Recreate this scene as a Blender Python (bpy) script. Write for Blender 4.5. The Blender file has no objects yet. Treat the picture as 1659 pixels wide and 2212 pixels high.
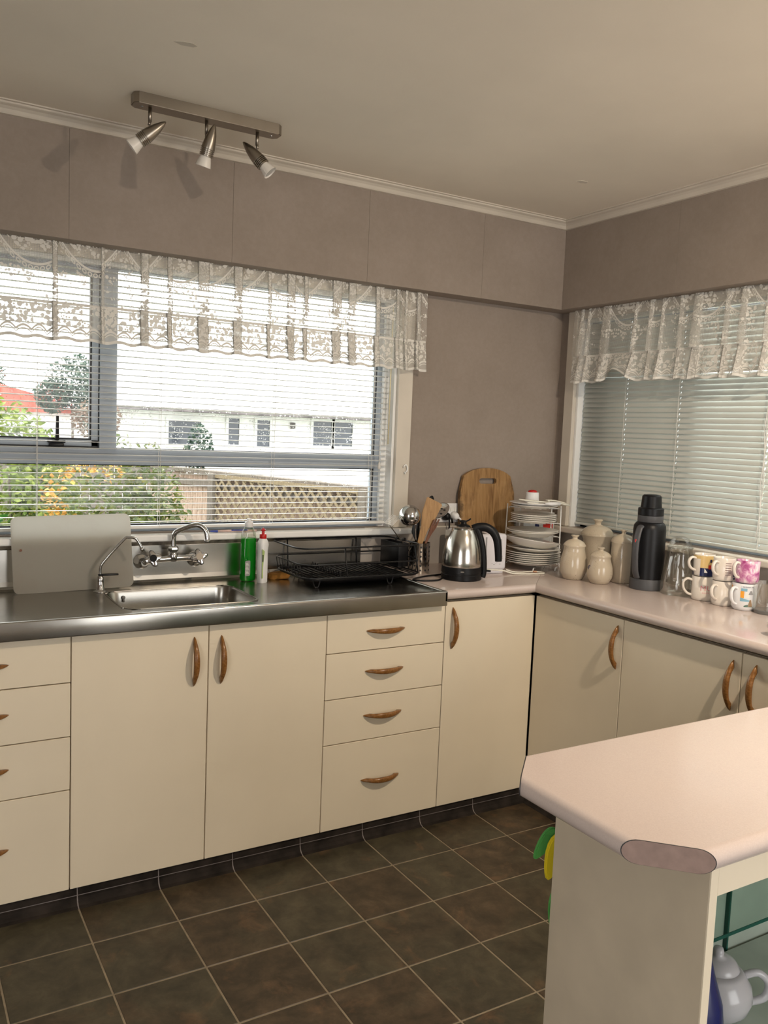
import bpy, bmesh, math, random
from mathutils import Vector, Matrix
random.seed(7)
SC = bpy.context.scene
COL = SC.collection
PI = math.pi

# ------------------------------------------------------------------ camera, world, light, exposure
CAM = Vector((-2.873, -3.2058, 1.507))
YAW, PITCH, ROLL, FPX = math.radians(30.7503), math.radians(-5.339), math.radians(2.3643), 1842.51
def camera():
    f = Vector((math.sin(YAW)*math.cos(PITCH), math.cos(YAW)*math.cos(PITCH), math.sin(PITCH)))
    r = Vector((math.cos(YAW), -math.sin(YAW), 0)); u = r.cross(f)
    r2 = r*math.cos(ROLL)+u*math.sin(ROLL); u2 = u*math.cos(ROLL)-r*math.sin(ROLL)
    c = bpy.data.cameras.new('camera'); o = bpy.data.objects.new('camera', c); COL.objects.link(o)
    c.sensor_fit = 'HORIZONTAL'; c.sensor_width = 36; c.lens = FPX*36/1659
    c.clip_start = .05; c.clip_end = 200
    m = Matrix((r2, u2, -f)).transposed().to_4x4(); m.translation = CAM
    o.matrix_world = m; SC.camera = o
camera()
SKY, LAMP = 5.5, 36.0
w = bpy.data.worlds.new('overcast_sky'); SC.world = w; w.use_nodes = True
bg = w.node_tree.nodes['Background']; bg.inputs[0].default_value = (.98, .97, .95, 1); bg.inputs[1].default_value = SKY
def area(name, loc, rot, sx, sy, power, col=(1, 1, 1), portal=False):
    l = bpy.data.lights.new(name, 'AREA'); l.shape = 'RECTANGLE'; l.size = sx; l.size_y = sy; l.energy = power; l.color = col
    if portal: l.cycles.is_portal = True
    o = bpy.data.objects.new(name, l); COL.objects.link(o); o.location = loc; o.rotation_euler = rot; return o
# the ceiling lamp of the room (beyond the frame) and portals for the window and the unseen openings added for fill daylight
area('ceiling_lamp_light', (-.95, -2.6, 2.42), (math.radians(16), 0, 0), .05, .05, LAMP, (1, .84, .66))
area('daylight_portal', (-1.9, .14, 1.6), (PI/2, 0, 0), 2.0, 1.05, 1, portal=True)
area('daylight_portal', (-1.1, -5.12, 1.15), (-PI/2, 0, 0), 1.6, 1.9, 1, portal=True)
area('daylight_portal', (-4.42, -4.0, 1.2), (0, -PI/2, 0), 1.8, 1.6, 1, portal=True)
SC.view_settings.view_transform = 'Standard'; SC.view_settings.look = 'None'
SC.view_settings.gamma = 1; SC.view_settings.use_curve_mapping = False
SC.view_settings.exposure = 0.0
SC.cycles.transparent_max_bounces = 24
SC.cycles.max_bounces = 10; SC.cycles.diffuse_bounces = 5
SC.cycles.sample_clamp_indirect = 4

# ------------------------------------------------------------------ node helpers
class NT:
    def __init__(s, name):
        s.m = bpy.data.materials.new(name); s.m.use_nodes = True; s.t = s.m.node_tree; s.t.nodes.clear()
        s.out = s.t.nodes.new('ShaderNodeOutputMaterial')
    def n(s, t, **k):
        x = s.t.nodes.new(t)
        for a, b in k.items(): setattr(x, a, b)
        return x
    def link(s, a, b): s.t.links.new(a, b)
    def put(s, sock, v):
        if hasattr(v, 'is_output'): s.link(v, sock)
        elif v is not None:
            if isinstance(v, (tuple, list)) and len(v) == 3 and sock.type == 'RGBA': v = (*v, 1)
            sock.default_value = v
    def ma(s, op, a, b=None, c=None, clamp=False):
        x = s.n('ShaderNodeMath', operation=op); x.use_clamp = clamp
        s.put(x.inputs[0], a)
        if b is not None: s.put(x.inputs[1], b)
        if c is not None: s.put(x.inputs[2], c)
        return x.outputs[0]
    def coord(s, k='Object'): return s.n('ShaderNodeTexCoord').outputs[k]
    def mapping(s, v, scale=(1, 1, 1), loc=None):
        x = s.n('ShaderNodeMapping'); s.link(v, x.inputs[0]); s.put(x.inputs['Scale'], scale)
        if loc is not None: s.put(x.inputs['Location'], loc)
        return x.outputs[0]
    def noise(s, v, sc, det=3, rough=.5, dist=0):
        x = s.n('ShaderNodeTexNoise'); s.link(v, x.inputs['Vector']); x.inputs['Scale'].default_value = sc
        x.inputs['Detail'].default_value = det; x.inputs['Roughness'].default_value = rough; x.inputs['Distortion'].default_value = dist
        return x.outputs['Fac']
    def voro(s, v, sc, feat='F1', out='Distance', rnd=1):
        x = s.n('ShaderNodeTexVoronoi', feature=feat); s.link(v, x.inputs['Vector']); x.inputs['Scale'].default_value = sc
        x.inputs['Randomness'].default_value = rnd
        return x.outputs[out]
    def ramp(s, f, stops, mode='LINEAR'):
        x = s.n('ShaderNodeValToRGB'); s.link(f, x.inputs[0]); e = x.color_ramp.elements; x.color_ramp.interpolation = mode
        while len(e) < len(stops): e.new(.5)
        for q, (p, c) in zip(e, stops): q.position = p; q.color = (*c, 1) if len(c) == 3 else c
        return x.outputs[0]
    def mixc(s, f, a, b, mode='MIX'):
        x = s.n('ShaderNodeMix', data_type='RGBA', blend_type=mode); s.put(x.inputs['Factor'], f)
        s.put(x.inputs[6], a); s.put(x.inputs[7], b); return x.outputs[2]
    def bump(s, h, st=.3, d=.002):
        x = s.n('ShaderNodeBump'); x.inputs['Strength'].default_value = st; x.inputs['Distance'].default_value = d
        s.link(h, x.inputs['Height']); return x.outputs[0]
    def prin(s, col=None, rough=.5, metal=0, spec=.5, normal=None, **k):
        x = s.n('ShaderNodeBsdfPrincipled'); s.put(x.inputs['Base Color'], col); s.put(x.inputs['Roughness'], rough)
        s.put(x.inputs['Metallic'], metal); s.put(x.inputs['Specular IOR Level'], spec)
        if normal is not None: s.link(normal, x.inputs['Normal'])
        for a, b in k.items(): s.put(x.inputs[a.replace('_', ' ')], b)
        return x.outputs[0]
    def mixs(s, f, a, b):
        x = s.n('ShaderNodeMixShader'); s.put(x.inputs[0], f); s.link(a, x.inputs[1]); s.link(b, x.inputs[2]); return x.outputs[0]
    def bsdf(s, t, col=None, **k):
        x = s.n('ShaderNodeBsdf'+t); s.put(x.inputs[0], col)
        for a, b in k.items(): s.put(x.inputs[a], b)
        return x.outputs[0]
    def done(s, sh): s.link(sh, s.out.inputs[0]); return s.m

def plain(name, col, rough=.5, metal=0, spec=.5, var=.06, vs=12, bump=0, bs=60, co='Object', **k):
    t = NT(name); v = t.coord(co)
    f = t.noise(v, vs, 4)
    c2 = tuple(max(0, x*(1-var*2)) for x in col); c3 = tuple(min(1, x*(1+var)) for x in col)
    c = t.ramp(f, [(.3, c2), (.7, c3)])
    nm = t.bump(t.noise(v, bs, 3), bump) if bump else None
    return t.done(t.prin(c, rough, metal, spec, nm, **k))

M = {}
M['ceiling'] = plain('ceiling_paint', (.80, .735, .625), .9, var=.04, vs=1.5, bump=.12, bs=90)
def m_wall():
    t = NT('pink_beige_wallpaper'); v = t.coord()
    f = t.noise(v, 3.2, 5, .62); g = t.noise(v, 55, 3, .7)
    c = t.ramp(f, [(.3, (.262, .217, .18)), (.5, (.295, .246, .206)), (.72, (.325, .273, .233))])
    c = t.mixc(.18, c, t.ramp(g, [(.35, (.26, .215, .185)), (.65, (.37, .315, .275))]))
    return t.done(t.prin(c, .82, spec=.25, normal=t.bump(g, .08)))
M['wall'] = m_wall()
M['trim'] = plain('painted_trim', (.64, .585, .50), .55, var=.04, vs=5)
M['white_gloss'] = plain('white_gloss_paint', (.86, .86, .84), .35, var=.03, vs=6)
M['cream'] = plain('cream_melamine', (.74, .65, .50), .48, spec=.35, var=.02, vs=3)
M['cream_dark'] = plain('cream_carcass', (.60, .52, .40), .6, var=.03)
M['panel'] = plain('shaded_cream_panel', (.54, .46, .345), .6, spec=.3, var=.05, vs=9)  # cream set darker than its real tone to carry the end panel's shade
M['gap'] = plain('gap_shade', (.10, .075, .05), .9)
def m_lam():
    t = NT('pink_speckled_laminate'); v = t.coord()
    f = t.noise(v, 420, 2, .7); g = t.noise(v, 6, 3)
    c = t.ramp(f, [(.32, (.525, .44, .408)), (.5, (.55, .465, .43)), (.7, (.577, .492, .456))])
    c = t.mixc(t.ma('MULTIPLY', g, .22), c, (.66, .52, .42))
    return t.done(t.prin(c, .14, spec=.5))
M['laminate'] = m_lam()
M['lam_edge'] = plain('laminate_edge_strip', (.27, .185, .155), .5, var=.08, vs=60)
M['splash'] = plain('laminate_splashback', (.40, .36, .32), .4, var=.08, vs=8)
def m_tile():
    t = NT('slate_look_vinyl_tile'); v = t.coord(); r = t.n('ShaderNodeObjectInfo').outputs['Random']
    off = t.n('ShaderNodeCombineXYZ'); t.link(t.ma('MULTIPLY', r, 91.7), off.inputs[0]); t.link(t.ma('MULTIPLY', r, 37.3), off.inputs[1])
    av = t.n('ShaderNodeVectorMath', operation='ADD'); t.link(v, av.inputs[0]); t.link(off.outputs[0], av.inputs[1]); p = av.outputs[0]
    f = t.noise(p, 10, 9, .70, .35); g = t.noise(p, 3.6, 4, .6, .4); h = t.noise(p, 45, 4, .7)
    c1 = t.ramp(f, [(.28, (.024, .016, .010)), (.45, (.048, .034, .020)), (.58, (.080, .055, .032)), (.75, (.14, .095, .058))])
    c2 = t.ramp(f, [(.28, (.024, .020, .013)), (.5, (.058, .049, .030)), (.75, (.108, .092, .056))])
    c = t.mixc(t.ramp(t.ma('ADD', g, t.ma('MULTIPLY', t.ma('SUBTRACT', r, .5), .5)), [(.42, (0, 0, 0)), (.6, (1, 1, 1))]), c1, c2)
    rust = t.ramp(t.noise(p, 7.3, 6, .66, .5), [(.58, (0, 0, 0)), (.72, (1, 1, 1))])
    c = t.mixc(t.ma('MULTIPLY', rust, .55), c, (.20, .11, .055))
    c = t.mixc(.25, c, t.ramp(h, [(.3, (.4, .4, .4)), (.7, (1, 1, 1))]), 'MULTIPLY')
    return t.done(t.prin(c, .42, spec=.4, normal=t.bump(t.ma('ADD', f, t.ma('MULTIPLY', h, .3)), .25, .002)))
M['tile'] = m_tile()
M['grout'] = plain('tan_grout', (.27, .22, .15), .85, var=.12, vs=30)
M['kick'] = plain('dark_vinyl_kick', (.028, .022, .018), .8, spec=.15, var=.3, vs=14)
M['kick_line'] = plain('grey_vinyl_weld', (.22, .19, .18), .6)
def m_steel(name, col, rough, sc=(1.2, 160, 160), st=.004):
    t = NT(name); v = t.coord(); f = t.noise(t.mapping(v, sc), 6, 3, .6); g = t.noise(v, 5, 4)
    c = t.ramp(g, [(.3, tuple(x*.82 for x in col)), (.7, col)])
    rr = t.ma('ADD', t.ma('MULTIPLY', f, .03), t.ma('ADD', t.ma('MULTIPLY', g, .16), rough-.12))
    return t.done(t.prin(c, rr, 1, .5, t.bump(f, st, .0006)))
M['steel'] = m_steel('brushed_steel', (.46, .445, .41), .26)
M['steel_v'] = m_steel('brushed_kettle_steel', (.66, .63, .58), .22, (60, 60, 4), .05)
M['nickel'] = m_steel('brushed_nickel', (.36, .32, .27), .34, (2, 60, 60), .06)
M['chrome'] = plain('chrome', (.62, .62, .62), .10, 1, var=.05, vs=20)
M['alu'] = plain('silver_aluminium', (.36, .40, .45), .45, .0, .5, var=.03)
M['alu_white'] = plain('white_aluminium', (.80, .80, .78), .4, var=.02)
M['rubber'] = plain('black_rubber', (.012, .012, .014), .6)
M['black'] = plain('black_plastic', (.007, .007, .008), .38, spec=.25, var=.2)
M['black_wire'] = plain('black_coated_wire', (.007, .007, .008), .32, spec=.3)
M['grey_plastic'] = plain('grey_plastic', (.07, .07, .075), .45)
M['blind'] = plain('white_enamel_slat', (.80, .80, .77), .35, spec=.5, var=.03, vs=4)
M['blind2'] = plain('pale_green_white_slat', (.60, .62, .575), .30, spec=.6, var=.03, vs=4)
M['cord'] = plain('white_cord', (.72, .70, .66), .7)
def m_wood(name, a, b, c3, sc=(3, 40, 3), rough=.45):
    t = NT(name); v = t.coord(); p = t.mapping(v, sc)
    f = t.noise(p, 3, 5, .62, 1.2); g = t.noise(v, 9, 3)
    c = t.ramp(f, [(.3, a), (.52, b), (.72, c3)]); c = t.mixc(t.ma('MULTIPLY', g, .35), c, a)
    return t.done(t.prin(c, rough, spec=.4, normal=t.bump(f, .1, .001)))
M['handle_wood'] = m_wood('varnished_handle_wood', (.15, .060, .016), (.25, .112, .030), (.36, .175, .058), (30, 6, 30), .22)
M['spatula_wood'] = m_wood('beech_wood', (.28, .15, .055), (.42, .24, .09), (.50, .30, .13), (40, 40, 4))
M['dark_wood'] = m_wood('dark_wood', (.10, .035, .015), (.17, .06, .025), (.24, .10, .04), (40, 40, 5))
def m_board():
    t = NT('worn_board_wood'); v = t.coord(); p = t.mapping(v, (22, 3, 2.2))
    f = t.noise(p, 2.2, 6, .62, 1.6); g = t.noise(v, 7, 4, .6)
    c = t.ramp(f, [(.28, (.16, .08, .028)), (.5, (.31, .175, .068)), (.72, (.41, .25, .11))])
    c = t.mixc(t.ramp(g, [(.55, (0, 0, 0)), (.75, (.75, .75, .75))]), c, (.16, .085, .035))
    x = t.n('ShaderNodeSeparateXYZ'); t.link(v, x.inputs[0])
    edge = t.ramp(t.ma('ADD', t.ma('ABSOLUTE', x.outputs[0]), t.ma('MULTIPLY', t.noise(v, 26, 4, .7), .09)), [(.185, (0, 0, 0)), (.205, (1, 1, 1))])
    c = t.mixc(t.ma('MULTIPLY', edge, .8), c, (.06, .035, .018))
    return t.done(t.prin(c, .5, spec=.3, normal=t.bump(f, .15, .001)))
M['board'] = m_board()
def m_plastic_board():
    t = NT('stained_translucent_plastic'); v = t.coord(); g = t.noise(v, 14, 4, .65)
    x = t.n('ShaderNodeSeparateXYZ'); t.link(v, x.inputs[0])
    st = t.ma('MULTIPLY', t.ramp(g, [(.5, (0, 0, 0)), (.68, (1, 1, 1))]), .45)
    c = t.mixc(st, (.62, .60, .54), (.46, .36, .29))
    c2 = t.mixc(.5, c, (.30, .27, .22)); d = t.prin(c2, .42, spec=.4); tr = t.bsdf('Translucent', (.92, .91, .87))
    return t.done(t.mixs(.62, d, tr))
M['plastic_board'] = m_plastic_board()
def m_ceramic(name, col, spk, rough=.12):
    t = NT(name); v = t.coord(); d = t.voro(v, 210); d2 = t.voro(v, 70); g = t.noise(v, 14, 4)
    m = t.ma('MULTIPLY', t.ma('LESS_THAN', d, .20), t.ma('GREATER_THAN', t.noise(v, 16, 2), .54))
    m2 = t.ma('MULTIPLY', t.ma('LESS_THAN', d2, .13), t.ma('GREATER_THAN', t.noise(v, 9, 2), .55))
    c = t.mixc(t.ma('ADD', t.ma('MULTIPLY', m, .55), t.ma('MULTIPLY', m2, .8), clamp=True), t.ramp(g, [(.3, tuple(x*.90 for x in col)), (.7, col)]), spk)
    return t.done(t.prin(c, rough, spec=.6))
M['stoneware'] = m_ceramic('speckled_stoneware', (.60, .51, .385), (.22, .17, .13))
M['china'] = plain('white_china', (.80, .77, .71), .18, var=.02)
M['china_cool'] = plain('cool_white_china', (.82, .82, .83), .16, var=.02)
M['mug_cream'] = plain('cream_glazed_mug', (.80, .74, .66), .18, var=.02)
def m_marble():
    t = NT('pink_watercolour_glaze'); v = t.coord(); f = t.noise(v, 42, 5, .6, .6)
    return t.done(t.prin(t.ramp(f, [(.36, (.80, .68, .70)), (.48, (.66, .36, .50)), (.58, (.50, .16, .34)), (.70, (.36, .05, .20))]), .2))
M['pink_glaze'] = m_marble()
def flat(name, c, rough=.3, **k): M[name] = plain(name, c, rough, var=.02, **k)
flat('yellow_print', (.72, .52, .22)); flat('navy_print', (.010, .018, .085)); flat('red_print', (.55, .03, .02)); flat('pink_print', (.74, .26, .28))
flat('brown_print', (.16, .07, .06)); flat('orange_print', (.85, .36, .03)); flat('blue_print', (.23, .44, .56)); flat('pale_print', (.72, .74, .78))
flat('grey_print', (.30, .30, .31)); flat('green_print', (.09, .16, .12)); flat('tan_print', (.33, .22, .13)); flat('white_print', (.8, .8, .76))
flat('red_plastic', (.50, .008, .008), .3); flat('white_plastic', (.78, .78, .78), .35); flat('lilac_white_plastic', (.72, .70, .74), .35)
flat('sponge', (.30, .13, .02), .9, bump=.6, bs=120); flat('blue_plastic', (.05, .09, .45), .3); flat('toothbrush_pink', (.7, .5, .45), .4)
flat('label_grey', (.30, .31, .30), .4); flat('label_green', (.42, .55, .20), .4); flat('dark_ink', (.03, .03, .03), .5)
flat('copper_tape', (.62, .36, .22), .5); flat('yellow_felt', (.66, .52, .01), .9, bump=.3, bs=200); flat('green_felt', (.07, .30, .06), .9, bump=.3, bs=200)
flat('blue_glaze', (.010, .016, .10), .25); flat('teapot_glaze', (.42, .42, .44), .18); flat('bulb_white', (.80, .76, .70), .3); flat('bulb_face', (.45, .45, .44), .15)
flat('cable_white', (.80, .78, .68), .4); flat('chrome_dark', (.2, .2, .2), .2)
flat('packet_white', (.6, .6, .58), .5)
def thin_glass(name, tint=(1, 1, 1), refl=.12, drops=False, blend=.35):
    t = NT(name); lw = t.n('ShaderNodeLayerWeight'); lw.inputs[0].default_value = blend
    f = t.ma('ADD', t.ma('MULTIPLY', lw.outputs['Fresnel'], .40), refl*.15, clamp=True)
    s = t.mixs(f, t.bsdf('Transparent', tint), t.bsdf('Glossy', (1, 1, 1), Roughness=.03))
    if drops:
        v = t.coord(); d = t.voro(v, 120); d2 = t.voro(v, 55)
        m = t.ma('MAXIMUM', t.ma('MULTIPLY', t.ma('LESS_THAN', d, .30), t.ma('GREATER_THAN', t.noise(v, 30, 2), .52)), t.ma('LESS_THAN', d2, .16))
        drop = t.mixs(.5, t.bsdf('Glass', (1, 1, 1), Roughness=.02, IOR=1.33), t.bsdf('Transparent', (.9, .92, .95)))
        s = t.mixs(t.ma('MULTIPLY', m, .75), s, drop)
    return t.done(s)
M['pane'] = thin_glass('rain_spotted_glass', (.97, .985, .98), .05, True, .2)
M['pane_plain'] = thin_glass('window_glass', (.97, .985, .98), .05, False, .2)
M['pane_shading'] = thin_glass('blind_shading_glass', (.42, .44, .43), .05, False, .2)  # tint added only to shade one part of the right blind
M['glass'] = thin_glass('clear_glassware', (.93, .93, .91), .25)
M['shelf_glass'] = thin_glass('green_shelf_glass', (.86, .93, .89), .15)
M['glass_edge'] = plain('green_glass_edge', (.010, .075, .055), .15)
M['green_back'] = plain('pale_green_back_panel', (.36, .42, .36), .35, var=.10, vs=9)
def m_liquid():
    t = NT('green_detergent'); lw = t.n('ShaderNodeLayerWeight'); lw.inputs[0].default_value = .3
    a = t.mixs(.45, t.bsdf('Transparent', (.0, .72, .04)), t.bsdf('Translucent', (.0, .85, .05)))
    a = t.mixs(.25, a, t.bsdf('Diffuse', (.0, .50, .03)))
    return t.done(t.mixs(t.ma('MULTIPLY', lw.outputs['Fresnel'], .5), a, t.bsdf('Glossy', (1, 1, 1), Roughness=.05)))
M['liquid'] = m_liquid()
def m_lace(name, ruffle):
    t = NT(name); x = t.n('ShaderNodeSeparateXYZ'); uvn = t.coord('UV'); t.link(uvn, x.inputs[0]); u, v = x.outputs[0], x.outputs[1]
    def band(d, wdt): return t.ma('LESS_THAN', t.ma('ABSOLUTE', d), wdt)
    def frac(a, p): return t.ma('SUBTRACT', t.ma('MULTIPLY', t.ma('FRACT', t.ma('DIVIDE', a, p)), 2), 1)
    def mx(*a):
        r = a[0]
        for b in a[1:]: r = t.ma('MAXIMUM', r, b)
        return r
    flo = t.ma('MAXIMUM', t.ma('LESS_THAN', t.voro(uvn, 58, rnd=.75), .50), t.ma('LESS_THAN', t.voro(t.mapping(uvn, (1, 1, 1), (.37, .11, 0)), 95, rnd=.9), .36))
    if ruffle:
        cl = t.ma('GREATER_THAN', t.noise(uvn, 17, 1, .4), .40)
        hem = t.ma('LESS_THAN', v, .010)
        wave = band(t.ma('SUBTRACT', v, t.ma('ADD', .026, t.ma('MULTIPLY', t.ma('ABSOLUTE', t.ma('SINE', t.ma('MULTIPLY', u, 62))), .016))), .0038)
        wave2 = band(t.ma('SUBTRACT', v, t.ma('ADD', .016, t.ma('MULTIPLY', t.ma('ABSOLUTE', t.ma('SINE', t.ma('MULTIPLY', u, 62))), .016))), .002)
        petals = t.ma('MULTIPLY', t.ma('MULTIPLY', flo, cl), t.ma('GREATER_THAN', v, .044))
        topb = t.ma('GREATER_THAN', v, .116)
        al = mx(t.ma('MULTIPLY', petals, .985), wave, t.ma('MULTIPLY', wave2, .98), hem, topb, .45)
    else:
        p = .27; tt = frac(u, p)
        arc = t.ma('SUBTRACT', .235, t.ma('MULTIPLY', t.ma('SUBTRACT', 1, t.ma('MULTIPLY', tt, tt)), .115))
        line = band(t.ma('SUBTRACT', v, arc), .004)
        bu = t.ma('MULTIPLY', frac(u, .019), .0095); bv = t.ma('ADD', t.ma('SUBTRACT', v, arc), .014)
        rr = t.ma('SQRT', t.ma('ADD', t.ma('MULTIPLY', bu, bu), t.ma('MULTIPLY', bv, bv)))
        ring = band(t.ma('SUBTRACT', rr, .0062), .0019)
        above = t.ma('GREATER_THAN', v, t.ma('ADD', arc, .03))
        bouquet = t.ma('MULTIPLY', t.ma('MULTIPLY', flo, t.ma('GREATER_THAN', t.noise(uvn, 17, 2, .5), .47)), above)
        low = t.ma('LESS_THAN', v, t.ma('SUBTRACT', arc, .03))
        med = t.ma('MULTIPLY', t.ma('MULTIPLY', t.ma('LESS_THAN', t.voro(uvn, 80, rnd=.7), .50), t.ma('GREATER_THAN', t.noise(uvn, 16, 2, .5), .57)), low)
        net = t.ma('MULTIPLY', t.ma('MAXIMUM', band(frac(u, .0052), .22), band(frac(v, .0052), .22)), .14)
        al = mx(line, t.ma('MULTIPLY', ring, .97), t.ma('MULTIPLY', bouquet, .93), t.ma('MULTIPLY', med, .96), t.ma('MULTIPLY', net, 2.6), .20)
    c = (.74, .72, .67)
    cloth = t.mixs(.045, t.bsdf('Diffuse', c), t.bsdf('Translucent', c))
    return t.done(t.mixs(al, t.bsdf('Transparent', (1, 1, 1)), cloth))
M['lace'] = m_lace('lace_body', False); M['lace_ruffle'] = m_lace('lace_ruffle', True)
def m_leaf(name, a, b, c3):
    t = NT(name); v = t.coord(); f = t.noise(v, 9, 3, .7)
    c = t.ramp(f, [(.35, a), (.5, b), (.66, c3)])
    return t.done(t.mixs(.3, t.prin(c, .5), t.bsdf('Translucent', c)))
M['leaf_green'] = m_leaf('green_leaf', (.004, .026, .004), (.016, .085, .008), (.055, .19, .018))
M['leaf_yellow'] = m_leaf('yellow_green_leaf', (.020, .045, .004), (.075, .105, .008), (.17, .17, .022))
M['leaf_light'] = m_leaf('light_green_leaf', (.05, .09, .008), (.14, .20, .02), (.26, .30, .05))
M['leaf_tree'] = m_leaf('grey_green_leaf', (.02, .045, .035), (.05, .09, .065), (.11, .14, .10))
M['leaf_rust'] = m_leaf('rusty_leaf', (.10, .06, .04), (.16, .10, .065), (.22, .16, .11))
flat('blossom', (.50, .27, .03), .6)
M['bark'] = plain('bark', (.12, .09, .07), .9)
M['weatherboard'] = plain('white_weatherboard', (.92, .91, .90), .6)
M['red_roof'] = plain('red_roof_tiles', (.45, .10, .07), .7, var=.2, vs=6)
M['pale_roof'] = plain('pale_wet_roof', (.8, .8, .8), .5)
M['gutter'] = plain('grey_gutter', (.16, .14, .14), .6, var=.3, vs=4)
M['dark_window'] = plain('dark_window_glass', (.05, .06, .08), .15)
M['fence_wood'] = m_wood('weathered_fence_wood', (.22, .14, .10), (.38, .28, .21), (.55, .46, .38), (20, 20, 1.5), .85)
M['fence_grey'] = m_wood('grey_fence_wood', (.08, .066, .052), (.15, .125, .10), (.22, .19, .16), (20, 20, 1.5), .85)
M['lattice_wood'] = m_wood('lattice_wood', (.12, .088, .05), (.22, .17, .10), (.33, .27, .18), (20, 20, 20), .85)
M['lawn'] = plain('lawn', (.10, .12, .07), .9, var=.3, vs=3)

# ------------------------------------------------------------------ mesh helpers
def bmn(): return bmesh.new()
def box(bm, x0, y0, z0, x1, y1, z1, bev=0, seg=2, mat=None):
    b = bmesh.new(); r = bmesh.ops.create_cube(b, size=1)
    for v in b.verts: v.co = Vector(((x0+x1)/2+v.co.x*(x1-x0), (y0+y1)/2+v.co.y*(y1-y0), (z0+z1)/2+v.co.z*(z1-z0)))
    if bev: bmesh.ops.bevel(b, geom=b.edges[:]+b.verts[:], offset=bev, segments=seg, profile=.5, affect='EDGES')
    if mat is not None: bmesh.ops.transform(b, matrix=mat, verts=b.verts)
    merge(bm, b); return bm
def merge(bm, b):
    me = bpy.data.meshes.new('tmp'); b.to_mesh(me); b.free(); bm.from_mesh(me); bpy.data.meshes.remove(me)
def lathe(bm, prof, n=32, cx=0, cy=0, cap0=True, cap1=True, mat=None):
    b = bmesh.new(); rings = []
    for r, z in prof:
        if r < 1e-5: rings.append([b.verts.new((cx, cy, z))])
        else: rings.append([b.verts.new((cx+r*math.cos(2*PI*i/n), cy+r*math.sin(2*PI*i/n), z)) for i in range(n)])
    for a, c in zip(rings, rings[1:]):
        for i in range(n):
            j = (i+1) % n
            if len(a) == 1 and len(c) == 1: continue
            if len(a) == 1: b.faces.new((a[0], c[j], c[i]))
            elif len(c) == 1: b.faces.new((a[i], a[j], c[0]))
            else: b.faces.new((a[i], a[j], c[j], c[i]))
    if cap0 and len(rings[0]) > 1: b.faces.new(rings[0][::-1])
    if cap1 and len(rings[-1]) > 1: b.faces.new(rings[-1])
    if mat is not None: bmesh.ops.transform(b, matrix=mat, verts=b.verts)
    bmesh.ops.recalc_face_normals(b, faces=b.faces); merge(bm, b); return bm
def tube(bm, pts, r, n=8, closed=False, ends=True, flatz=None):
    pts = [Vector(p) for p in pts]; k = len(pts); rad = r if isinstance(r, (list, tuple)) else [r]*k
    b = bmesh.new(); rings = []; up = None
    for i, p in enumerate(pts):
        if closed: t = pts[(i+1) % k]-pts[i-1]
        else: t = pts[min(i+1, k-1)]-pts[max(i-1, 0)]
        t.normalize()
        if up is None:
            up = Vector((0, 0, 1)) if abs(t.z) < .9 else Vector((1, 0, 0))
        up = (up-t*up.dot(t)); up.normalize(); s = t.cross(up)
        rr = rad[i]; ra, rb = rr if isinstance(rr, tuple) else (rr, rr)
        rings.append([b.verts.new(p+s*ra*math.cos(2*PI*j/n)+up*rb*math.sin(2*PI*j/n)) for j in range(n)])
    m = k if closed else k-1
    for i in range(m):
        a, c = rings[i], rings[(i+1) % k]
        for j in range(n): b.faces.new((a[j], a[(j+1) % n], c[(j+1) % n], c[j]))
    if not closed and ends: b.faces.new(rings[0][::-1]); b.faces.new(rings[-1])
    bmesh.ops.recalc_face_normals(b, faces=b.faces); merge(bm, b); return bm
def smooth_path(pts, n=8):
    P = [Vector(p) for p in pts]; out = []
    for i in range(len(P)-1):
        p0, p1, p2, p3 = P[max(i-1, 0)], P[i], P[i+1], P[min(i+2, len(P)-1)]
        for j in range(n):
            t = j/n; out.append(.5*((2*p1)+(-p0+p2)*t+(2*p0-5*p1+4*p2-p3)*t*t+(-p0+3*p1-3*p2+p3)*t**3))
    out.append(P[-1]); return out
def prism(bm, outline, axis, a, c, holes=None, bev=0):
    """outline of 2-D points extruded from a to c along an axis: 'x': (y,z), 'y': (x,z), 'z': (x,y)"""
    def P(q, h): return {'x': (h, q[0], q[1]), 'y': (q[0], h, q[1]), 'z': (q[0], q[1], h)}[axis]
    b = bmesh.new(); A = [b.verts.new(P(q, a)) for q in outline]; B = [b.verts.new(P(q, c)) for q in outline]; n = len(A)
    if not holes:
        b.faces.new(A); b.faces.new(B[::-1])
        for i in range(n): b.faces.new((A[i], A[(i+1) % n], B[(i+1) % n], B[i]))
    else:
        H = holes[0]; HA = [b.verts.new(P(q, a)) for q in H]; HB = [b.verts.new(P(q, c)) for q in H]; m = len(HA)
        for O, I in ((A, HA), (B, HB)):
            ed = [b.edges.new((O[i], O[(i+1) % n])) for i in range(n)]+[b.edges.new((I[i], I[(i+1) % m])) for i in range(m)]
            bmesh.ops.triangle_fill(b, edges=ed, use_beauty=True)
        for i in range(n): b.faces.new((A[i], A[(i+1) % n], B[(i+1) % n], B[i]))
        for i in range(m): b.faces.new((HA[i], HA[(i+1) % m], HB[(i+1) % m], HB[i]))
    bmesh.ops.recalc_face_normals(b, faces=b.faces)
    if bev: bmesh.ops.bevel(b, geom=[e for e in b.edges if len(e.link_faces) == 2 and e.calc_face_angle(0) > 1], offset=bev, segments=2, affect='EDGES')
    merge(bm, b); return bm
def rrect(x0, y0, x1, y1, r, n=6):
    o = []
    for cx, cy, a in ((x1-r, y1-r, 0), (x0+r, y1-r, PI/2), (x0+r, y0+r, PI), (x1-r, y0+r, 1.5*PI)):
        for i in range(n+1): o.append((cx+r*math.cos(a+PI/2*i/n), cy+r*math.sin(a+PI/2*i/n)))
    return o
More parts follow.
